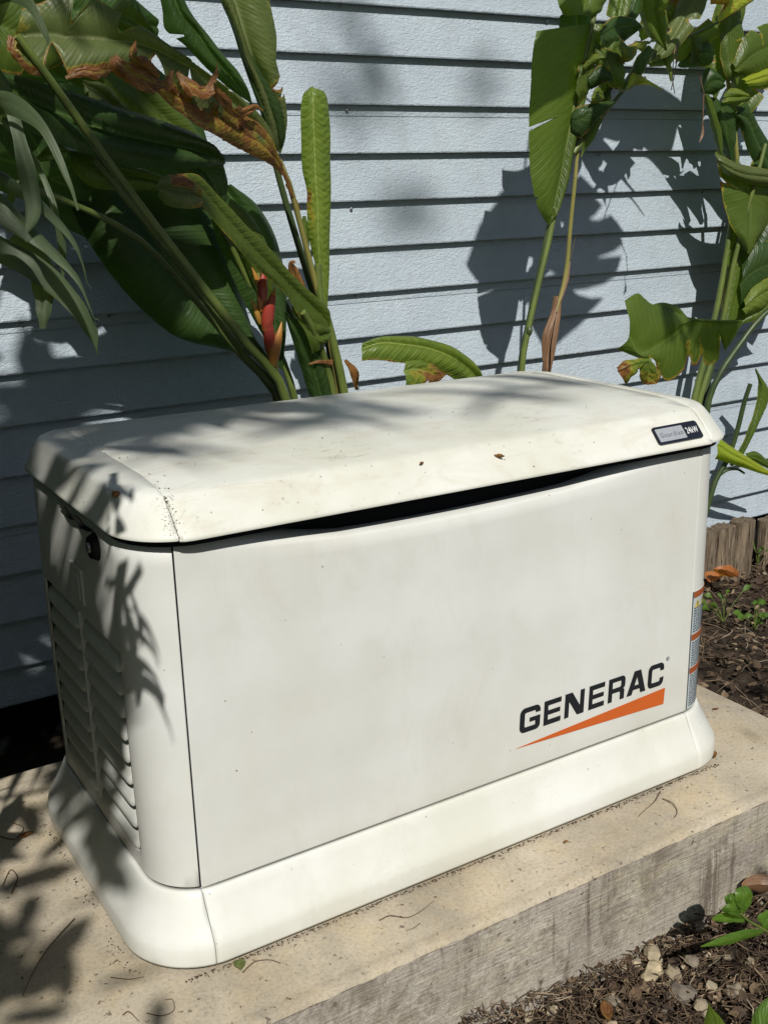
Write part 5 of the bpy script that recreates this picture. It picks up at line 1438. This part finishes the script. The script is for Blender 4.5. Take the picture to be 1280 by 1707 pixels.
S2 = thing('shrub_seedling', 'pair of dark green leaf tips rising at the bottom right corner', 'seedling', (0.66, -0.58, -0.22))
for i, (P, wd) in enumerate([([(1215, 1790, -.50), (1200, 1740, -.49), (1188, 1700, -.48), (1180, 1672, -.475)], [.006, .014, .015, .001]),
                             ([(1275, 1800, -.50), (1268, 1740, -.49), (1275, 1690, -.48), (1290, 1650, -.47)], [.01, .018, .018, .001]),
                             ([(1215, 1790, -.50), (1225, 1740, -.47), (1240, 1720, -.46)], [.004, .012, .001])]):
    blade('leaf', S2, m_small if i else m_leaf_mid, P, wd, roll=0.3, nu=30, seed=i)
stem('stem', S2, [Vector((0.66, -0.58, -0.22)), (1240, 1800, -.50), (1216, 1780, -.495)], 0.004, 0.003, m_stem, 12)

# ------------------------------------------------------------------ litter on the ground
random.seed(21)
def on_pad(x, y): return -1.16 < x < 1.30 and -0.176 < y < 0.72
def litter():
    V, F, D = [], [], []
    SV, SF, SD = [], [], []
    def piece(x, y, size, kind, col):
        z = gz(x, y) + random.uniform(-0.004, 0.010)
        rz = random.uniform(0, 6.283); tl = random.gauss(0, 0.45); t2 = random.gauss(0, 0.4)
        Rm = Matrix.Rotation(rz, 3, 'Z') @ Matrix.Rotation(tl, 3, 'X') @ Matrix.Rotation(t2, 3, 'Y')
        b = len(V)
        if kind == 'chip':
            l, w_, h = size, size * random.uniform(.25, .5), size * random.uniform(.08, .2)
            box_vf(V, F, (x, y, z), (l, w_, h), Rm)
            for k in range(b, len(V)): V[k] += Vector((random.uniform(-1, 1), random.uniform(-1, 1), random.uniform(-1, 1))) * size * 0.07
        elif kind == 'leaf':
            n = 5; cu = random.uniform(-0.5, 0.9); wd = size * random.uniform(.25, .45)
            for i in range(n + 1):
                t = i / n; ww = wd * math.sin(math.pi * (0.06 + 0.9 * t)) ** 0.8
                zc = size * cu * (t - 0.5) ** 2 * 1.5
                for s in (-1, 0, 1):
                    V.append(Vector((x, y, z + size * 0.08)) + Rm @ Vector(((t - .5) * size, s * ww * (1 + random.uniform(-.2, .2)), zc + abs(s) * ww * random.uniform(0.2, .7))))
            for i in range(n):
                for s in range(2):
                    a = b + i * 3 + s; F.append((a, a + 1, a + 4, a + 3))
        else:
            l = size; r = random.uniform(0.0004, 0.0012)
            q0 = Rm @ Vector((-l / 2, 0, 0)); q1 = Rm @ Vector((0, l * random.uniform(-.15, .15), l * 0.04)); q2 = Rm @ Vector((l / 2, 0, 0))
            o = Vector((x, y, z + 0.006))
            tube_vf(V, F, [o + q0, o + q1, o + q2], r, 4)
        D.extend([col + random.uniform(-.04, .04)] * (len(V) - b))
    def pick():
        if random.random() < 0.5:      # the strip before the pad
            return random.uniform(0.25, 1.45), -0.178 - abs(random.gauss(0, 0.26))
        return random.uniform(1.31, 3.3), random.uniform(-0.45, 1.14)
    n = 0
    while n < 15000:
        x, y = pick()
        if on_pad(x, y) or y < -0.95: continue
        r = random.random()
        near = y < -0.17 and x < 1.3
        k = 0.66 if near else 1.1
        cl = min(1, max(0, random.betavariate(1.3, 2.8) + (0.12 if not near else 0.0) + 0.25 * noise.noise(Vector((x * 5, y * 5, 0)))))
        if r < 0.34: piece(x, y, random.uniform(0.006, 0.022) * k, 'chip', cl)
        elif r < 0.50: piece(x, y, random.uniform(0.012, 0.038) * k, 'leaf', cl * 0.9)
        else: piece(x, y, random.uniform(0.02, 0.075) * k, 'twig', min(1, cl * 1.1))
        n += 1
    o = from_py('leaf_litter', V, F, m_litter, None, 30, None, D); o['kind'] = 'stuff'
    def stone(x, y, s, V, F, D, col, sink=0.25, seed=0, det=1):
        bm = bmesh.new(); bmesh.ops.create_icosphere(bm, subdivisions=det, radius=1)
        sq = Vector((random.uniform(.8, 1.3), random.uniform(.6, 1.0), random.uniform(.5, .8)))
        Rm = Matrix.Rotation(random.uniform(0, 6), 3, 'Z') @ Matrix.Rotation(random.uniform(-.5, .5), 3, 'X')
        b = len(V)
        for v in bm.verts:
            p = v.co.copy(); p *= 1 + 0.55 * noise.noise(p * 1.5 + Vector((seed, x * 50, y * 50))) + 0.12 * noise.noise(p * 4 + Vector((seed, 0, 0)))
            p = Rm @ Vector((p.x * sq.x, p.y * sq.y, p.z * sq.z)) * s
            V.append(p + Vector((x, y, gz(x, y) + s * (sq.z - sink))))
        for f in bm.faces: F.append(tuple(b + v.index for v in f.verts))
        D.extend([col] * (len(V) - b)); bm.free()
    n = 0
    while n < 380:
        x, y = pick()
        if on_pad(x, y) or y < -0.9: continue
        stone(x, y, random.uniform(0.003, 0.011), SV, SF, SD, random.uniform(0, 1), 0.3, n)
        n += 1
    # row of pale pebbles along the right edge of the pad
    for i in range(45):
        stone(1.315 + abs(random.gauss(0, .035)), random.uniform(-0.1, 1.0), random.uniform(0.007, 0.018), SV, SF, SD, random.uniform(0, .7), 0.3, 900 + i)
    o = from_py('gravel', SV, SF, m_stone, None, 35, None, SD); o['kind'] = 'stuff'
    # the larger stones, one by one
    big = [(1085, 1632, .021, 1.0, 'pale yellow limestone rock, largest of those beside the pad front'),
           (1062, 1588, .016, .75, 'grey white stone against the foot of the pad'),
           (1122, 1632, .014, .7, 'whitish stone right of the largest yellow rock'),
           (1133, 1662, .021, .1, 'dark grey lumpy stone in front of the yellow rock'),
           (1117, 1650, .009, .8, 'small cream stone between the yellow rock and the dark grey one'),
           (1152, 1612, .011, .3, 'grey stone in the shade beneath the seedling'),
           (1060, 1620, .008, .9, 'small pale pebble left of the largest yellow rock'),
           (1185, 1648, .010, .6, 'pale stone half buried in dark litter, right of the dark grey stone'),
           (1225, 1665, .012, .5, 'tan stone in the litter near the bottom right corner'),
           (1250, 1608, .009, .8, 'cream stone below the long leaf of the seedling'),
           (1195, 1540, .012, .6, 'brownish stone behind the seedling at the pad foot'),
           (1170, 1690, .012, .7, 'pale stone at the bottom edge beside the dark leaf tips'),
           (1020, 1690, .010, .4, 'grey stone at the bottom edge left of the other rocks')]
    for i, (u, v, s, c, lb) in enumerate(big):
        s *= 1.3
        P = atz(u, v, -0.215)
        if P.y > -0.178 - s: P.y = -0.178 - s * 0.9
        Vv, Ff, Dd = [], [], []
        stone(P.x, P.y, s, Vv, Ff, Dd, c, 0.25, 50 + i, 2)
        o = from_py('limestone_rock', Vv, Ff, m_stone, None, 18, None, Dd)
        tag(o, lb, 'stone', 'limestone rocks in the litter before the pad')
litter()

# grassy weeds and creeping leaves on the right
def weeds():
    random.seed(31)
    for i, (u, v, n, s, lb) in enumerate([(1262, 935, 9, .016, 'low green weed growing at the foot of the wooden stakes, right edge'), (1205, 1032, 8, .017, 'small light green weed beside the generator in the right hand litter'),
                                          (1258, 1040, 10, .020, 'green weed with round leaves at the right edge, in the litter')]):
        P = atz(u, v, -0.19)
        root = thing('weed', lb, 'weed', (P.x, P.y, gz(P.x, P.y)), 'weeds in the right hand litter')
        for k in range(n):
            a = random.uniform(0, 6.28); r = random.uniform(.01, .07)
            b = Vector((P.x, P.y, gz(P.x, P.y)))
            t = b + Vector((math.cos(a) * r, math.sin(a) * r * 0.6, random.uniform(.02, .09)))
            stem('stem', root, [b, b.lerp(t, .5) + Vector((0, 0, .01)), t], .0014, .0008, m_stem, 8, 5)
            t2 = t + Vector((math.cos(a) * s * 2, math.sin(a) * s, random.uniform(-.01, .02)))
            blade('leaf', root, m_small, [t, t.lerp(t2, .5) + Vector((0, 0, .004)), t2], [.002, s * .55, .001], roll=random.uniform(-1, 1), nu=12, nv=2, seed=k)
weeds()

def dead_leaf(name, u, v, Z, ln, wd, ang, mat, lb, cat, curl=0.4, dry=0.7, plane=None, seed=0):
    P = plane if plane is not None else atz(u, v, Z)
    rnd = random.Random(seed)
    V, F, D, UV = [], [], [], []
    nu, nv = 16, 4
    for i in range(nu + 1):
        t = i / nu; w_ = wd * math.sin(math.pi * min(1, 0.04 + 0.94 * t)) ** 0.75
        for j in range(-nv, nv + 1):
            s = j / nv
            x = (t - .5) * ln; y = s * w_ * 0.5 * (1 + .08 * noise.noise(Vector((t * 9, s * 3, seed))))
            z = abs(s) ** 1.5 * w_ * curl + (t - .5) ** 2 * ln * curl * 0.8 + 0.003 + 0.003 * noise.noise(Vector((t * 5, s * 2, seed * 3)))
            c, s_ = math.cos(ang), math.sin(ang)
            V.append(P + Vector((x * c - y * s_, x * s_ + y * c, z))); D.append(dry); UV.append((t * ln, s))
    wv = 2 * nv + 1
    for i in range(nu):
        for j in range(wv - 1):
            a = i * wv + j; F.append((a, a + 1, a + 1 + wv, a + wv))
    o = from_py(name, V, F, mat, None, 180, UV, D)
    return tag(o, lb, cat)
m_redleaf = mat_leaf('fallen_orange_leaf', (0.42, 0.13, 0.04), (0.50, 0.20, 0.07), (0.5, 0.3, 0.12), 50)
dead_leaf('dead_leaf', 1190, 968, -0.165, .095, .06, 0.4, m_redleaf, 'orange brown fallen leaf lying open beside the generator, at the foot of the stakes', 'fallen leaf', 0.35, 0.05, seed=1)
dead_leaf('dead_leaf', 1208, 962, -0.13, .085, .05, 1.9, m_redleaf, 'bright orange fallen leaf standing behind another against the stakes', 'fallen leaf', 0.6, 0.0, seed=2)
dead_leaf('dead_leaf', 1268, 1490, -0.17, .075, .032, -0.5, m_stem_dry, 'curled brown leaf against the pad at the right edge', 'fallen leaf', 0.9, 0.9, seed=3)
dead_leaf('dead_leaf', 1010, 1690, -0.185, .045, .02, 1.0, m_leaf_dry, 'tan strap of dead leaf at the bottom edge near the pad foot', 'fallen leaf', 0.3, 0.5, seed=4)
dead_leaf('dead_leaf', 1187, 1262, 0.001, .022, .014, 1.2, m_leaf_dry, 'small brown leaf tucked at the right foot of the generator skirt', 'fallen leaf', 0.6, 1.0, seed=5)
dead_leaf('dead_leaf', 0, 0, 0, .014, .010, 0.5, m_leaf_dry, 'tiny brown curled leaf lying on the left corner of the lid', 'fallen leaf', 0.8, 0.7, drop_on_lid(195, 834), 6)
dead_leaf('dead_leaf', 0, 0, 0, .016, .006, -0.9, m_leaf_dry, 'small dark curled scrap on the front band of the lid, right of the middle', 'leaf scrap', 0.9, 1.0, drop_on_lid(832, 768), 7)
dead_leaf('dead_leaf', 0, 0, 0, .008, .004, 0.3, m_leaf_dry, 'dark speck of leaf on the front band of the lid, near the middle', 'leaf scrap', 0.9, 1.0, drop_on_lid(703, 779), 8)
dead_leaf('dead_leaf', 400, 1612, 0.001, .022, .018, 1.3, m_leaf_olive, 'small pale green leaf on the pad by the front left skirt', 'fallen leaf', 0.3, 0.1, seed=9)
dead_leaf('dead_leaf', 1192, 1184, 0.001, .014, .006, 2.6, m_leaf_dry, 'small brown leaf scrap on the sunlit pad right of the generator', 'leaf scrap', 0.3, 0.9, seed=10)
dead_leaf('dead_leaf', 45, 1395, 0.001, .028, .012, 0.2, m_leaf_dry, 'dark dead leaf on the pad left of the generator', 'fallen leaf', 0.3, 1.0, seed=11)
dead_leaf('dead_leaf', 943, 1406, 0.001, .010, .006, 0.2, m_leaf_dry, 'tiny dark leaf scrap on the front ledge of the pad', 'leaf scrap', 0.3, 1.0, seed=12)

def twig(pts, r, lb):
    V, F = [], []
    Q = catmull([atz(u, v, 0.0022) + Vector((0, 0, 0.0012 * math.sin(i * 2.3) + 0.001)) for i, (u, v) in enumerate(pts)], 30)
    tube_vf(V, F, Q, [r * (1 - 0.5 * i / 29) for i in range(30)], 5)
    tag(from_py('twig', V, F, m_twig, None, 80), lb, 'twig', 'thin twigs and rootlets on the pad')
for pts, r, lb in [
    ([(125, 1532), (100, 1560), (75, 1588), (55, 1625), (38, 1662)], .0011, 'long thin twig running to the lower left from the skirt corner'),
    ([(405, 1622), (425, 1605), (450, 1600), (468, 1607)], .0010, 'curved twig beside the pale green leaf on the pad'),
    ([(185, 1630), (215, 1634), (240, 1628)], .0008, 'short twig left of the front skirt corner'),
    ([(205, 1693), (215, 1688), (232, 1702)], .0010, 'dark twig bit at the bottom left of the pad'),
    ([(245, 1690), (270, 1695), (290, 1684), (288, 1668), (275, 1668)], .0009, 'hooked rootlet at the bottom of the picture on the pad'),
    ([(633, 1535), (650, 1528), (680, 1529), (705, 1518), (722, 1503)], .0010, 'wavy twig lying before the middle of the skirt'),
    ([(1100, 1320), (1090, 1338), (1072, 1352), (1064, 1362)], .0010, 'forked twig, left branch, on the pad near the right end'),
    ([(1104, 1332), (1120, 1340), (1128, 1352), (1124, 1364)], .0010, 'hooked twig on the pad near the right end'),
    ([(0, 1395), (25, 1400), (40, 1380), (20, 1372)], .0012, 'curled rootlet on the shaded pad at the left edge'),
    ([(20, 1490), (30, 1465), (18, 1450), (5, 1478)], .0012, 'dark thread like rootlet at the left edge of the pad'),
    ([(700, 1540), (690, 1548), (676, 1552)], .0007, 'tiny twig on the front ledge of the pad'),
    ([(960, 1348), (955, 1352), (940, 1358)], .0007, 'tiny twig at the foot of the skirt, right of the middle')]:
    twig(pts, r, lb)
# crumbs caught along the foot of the skirt
random.seed(77)
V, F, D = [], [], []
for i in range(900):
    if random.random() < 0.8:
        x = random.uniform(-0.05, 1.06); y = -0.036 - abs(random.gauss(0, 0.004))
    elif random.random() < 0.6:
        x = -0.102 - abs(random.gauss(0, .01)); y = random.uniform(0.02, 0.5)
    else:
        x = random.uniform(-0.35, 1.25); y = random.uniform(-0.16, 0.5)
        if -0.1 < x < 1.1 and y > -0.04: continue
    s = random.uniform(.0006, .0018)
    b = len(V)
    box_vf(V, F, (x, y, 0.0012), (s * random.uniform(.8, 2.2), s, s * .6), Matrix.Rotation(random.uniform(0, 6), 3, 'Z'))
    D.extend([random.uniform(0, .5)] * (len(V) - b))
for i in range(330):
    q = random.random()
    if q < .22: t = random.random() ** 1.3; u, v = 126 + 146 * t, 720 + 103 * t
    elif q < .7: t = random.random(); u, v = 272 + 18 * t, 823 + 80 * t
    elif q < .85: t = random.random(); u, v = 85 + 110 * t, 742 - 30 * t
    else: u, v = random.uniform(120, 1150), random.uniform(650, 880)
    u += random.gauss(0, 7 if q < .85 else 1); v += random.gauss(0, 6)
    d_ = ray(u, v).normalized(); h = LID_BVH.ray_cast(CAM_C, d_)
    if h[0] is None: continue
    s = random.uniform(.0004, .0012); b = len(V)
    box_vf(V, F, h[0] + Vector((0, 0, .0012)), (s * random.uniform(.8, 3), s, s * .5), Matrix.Rotation(random.uniform(0, 6), 3, 'Z'))
    D.extend([random.uniform(0, .3)] * (len(V) - b))
o = from_py('debris_crumbs', V, F, m_litter, None, 0, None, D); o['kind'] = 'stuff'

# ------------------------------------------------------------------ tree overhead, behind the camera
def overhead_tree():
    random.seed(99)
    root = thing('overhanging_tree', 'tree behind the camera, seen only by dappled shade on lid and pad; sky-blocking foliage added', 'tree', (-2.6, -3.6, -0.2))
    V, F = [], []
    trunk = catmull([Vector((-2.6, -3.6, -0.25)), Vector((-2.5, -3.55, 1.2)), Vector((-2.2, -3.3, 2.6)), Vector((-1.8, -3.0, 4.2))], 24)
    tube_vf(V, F, trunk, [0.13 - 0.08 * i / 23 for i in range(24)], 10)
    from_py('trunk', V, F, m_stem_dry, root, 80, [(0, 0)] * len(V))
    V, F, D = [], [], []
    lv, lfz = [], []
    def clear_of_front(c, mg):
        t = (0.0 - c.y) / SUN_D.y; h = c + SUN_D * t
        return not (-0.045 - mg < h.x < 1.1 + mg and -0.03 - mg < h.z < 0.70 + mg)
    def leaflet(c, s, slim=1.0, free=False):
        tw = (YW - c.y) / SUN_D.y; hw = c + SUN_D * tw
        r_ = hw - CAM_C; dz_ = r_.dot(CAM_F)
        uu = 640 + FOC * r_.dot(CAM_R) / dz_; vv = 853.5 - FOC * r_.dot(CAM_U) / dz_
        if c.y < .4 and -30 < uu < 240 and 455 + uu * .55 < vv < 585 + uu * .6: return
        if not free and c.y < -0.4 and not clear_of_front(c, s * .45): return
        q = Matrix.Rotation(random.uniform(0, 6.28), 3, 'Z') @ Matrix.Rotation(random.uniform(-.9, .9), 3, 'X')
        b = len(V)
        l = s * random.uniform(.7, 1.3); w_ = l * random.uniform(.22, .4) * slim
        for t, ww in ((-.5, .1), (-.2, 1), (.2, .9), (.5, .05)):
            for sd in (-1, 1): V.append(c + q @ Vector((t * l, sd * ww * w_ * .5, -.08 * l * abs(t))))
        for i in range(3): F.append((b + 2 * i, b + 2 * i + 1, b + 2 * i + 3, b + 2 * i + 2))
    def target(S, rad, dist, n, s, dj=.3, slim=1.0):
        n_ = 0
        for k in range(n * 3):
            if n_ >= n: break
            P = S - SUN_D * (dist + random.uniform(-dj, dj)) + Vector((random.gauss(0, rad[0]), random.gauss(0, rad[1]), random.gauss(0, rad[2])))
            if inview(P, 60): continue
            leaflet(P, s, slim, slim < 1); n_ += 1
    T = [  # where the shade falls, spread, distance, leaves, size
     (Vector((-0.07, .28, .35)), (.03, .16, .17), 3.2, 95, .13), (Vector((-0.07, .36, .15)), (.03, .14, .08), 3.4, 18, .13),
     (Vector((.18, .36, .72)), (.16, .08, .01), 6.0, 36, .26, .6, .35), (Vector((.10, .50, .72)), (.22, .05, .01), 6.5, 24, .26, .4, .4), (Vector((.45, .34, .72)), (.2, .09, .01), 6.5, 24, .3, .4, .3),
     (Vector((-.25, .25, 0)), (.10, .25, .02), 3.0, 44, .13), (Vector((-.35, -.1, 0)), (.14, .14, .02), 2.6, 26, .12), (Vector((-.12, -.12, 0)), (.05, .05, .02), 3.0, 4, .10),
     (Vector((.0, 1.16, .10)), (.30, .02, .25), 4.2, 90, .24), (Vector((.05, 1.1, .35)), (.20, .02, .10), 3.6, 30, .24), (Vector((.12, .75, 1.0)), (.18, .10, .22), 3.0, 30, .25), (Vector((.35, 1.1, .95)), (.12, .02, .16), 3.6, 30, .22),
     (Vector((.85, .33, .73)), (.16, .08, .01), 5.5, 5, .3, .4, .25), (Vector((.95, 1.16, 1.2)), (.35, .02, .3), 12.0, 9, .22), (Vector((1.75, .70, .74)), (.10, .02, .05), 2.3, 14, .16),
     (Vector((.95, -.5, -.2)), (.20, .15, .02), 2.6, 22, .10), (Vector((1.75, .35, -.2)), (.3, .3, .02), 3.2, 30, .12), (Vector((1.25, .0, 0)), (.08, .08, .0), 3.5, 3, .09),
    ]
    for a in T: target(*a)
    # dense unseen foliage, added left and behind the camera to block sky light
    for i in range(1300):
        P = Vector((random.uniform(-1.9, -0.36), random.uniform(-0.15, 1.2), random.uniform(0.02, 2.3)))
        if not inview(P, 70): leaflet(P, .2)
    for i in range(4200):
        if i < 2600: P = Vector((random.uniform(-2.6, -0.75), random.uniform(-1.0, 1.25), random.uniform(0.0, 2.9)))
        else: P = Vector((random.uniform(-4.5, 4.5), random.uniform(-5.6, -4.4), random.uniform(-0.2, 2.4)))
        if inview(P, 60): continue
        leaflet(P, .26 if i < 2600 else .5)
    # branches
    o = from_py('crown', V, F, m_leaf_mid, root, 0, [(0, 0)] * len(V)); o['kind'] = 'stuff'  # canopy leaves together with the added sky-blocking foliage
    hubs = [Vector((-.45, -.55, 2.62)), Vector((-1.15, -2.1, 2.6)), Vector((-1.3, -1.7, 3.1)), Vector((-1.3, -2.2, 2.2))]
    for h in hubs:
        V, F = [], []
        q = catmull([trunk[16], trunk[16].lerp(h, .5) + Vector((0, 0, .25)), h], 14)
        tube_vf(V, F, q, [.04 - .03 * i / 13 for i in range(14)], 7)
        from_py('limb', V, F, m_stem_dry, root, 80, [(0, 0)] * len(V))
overhead_tree()
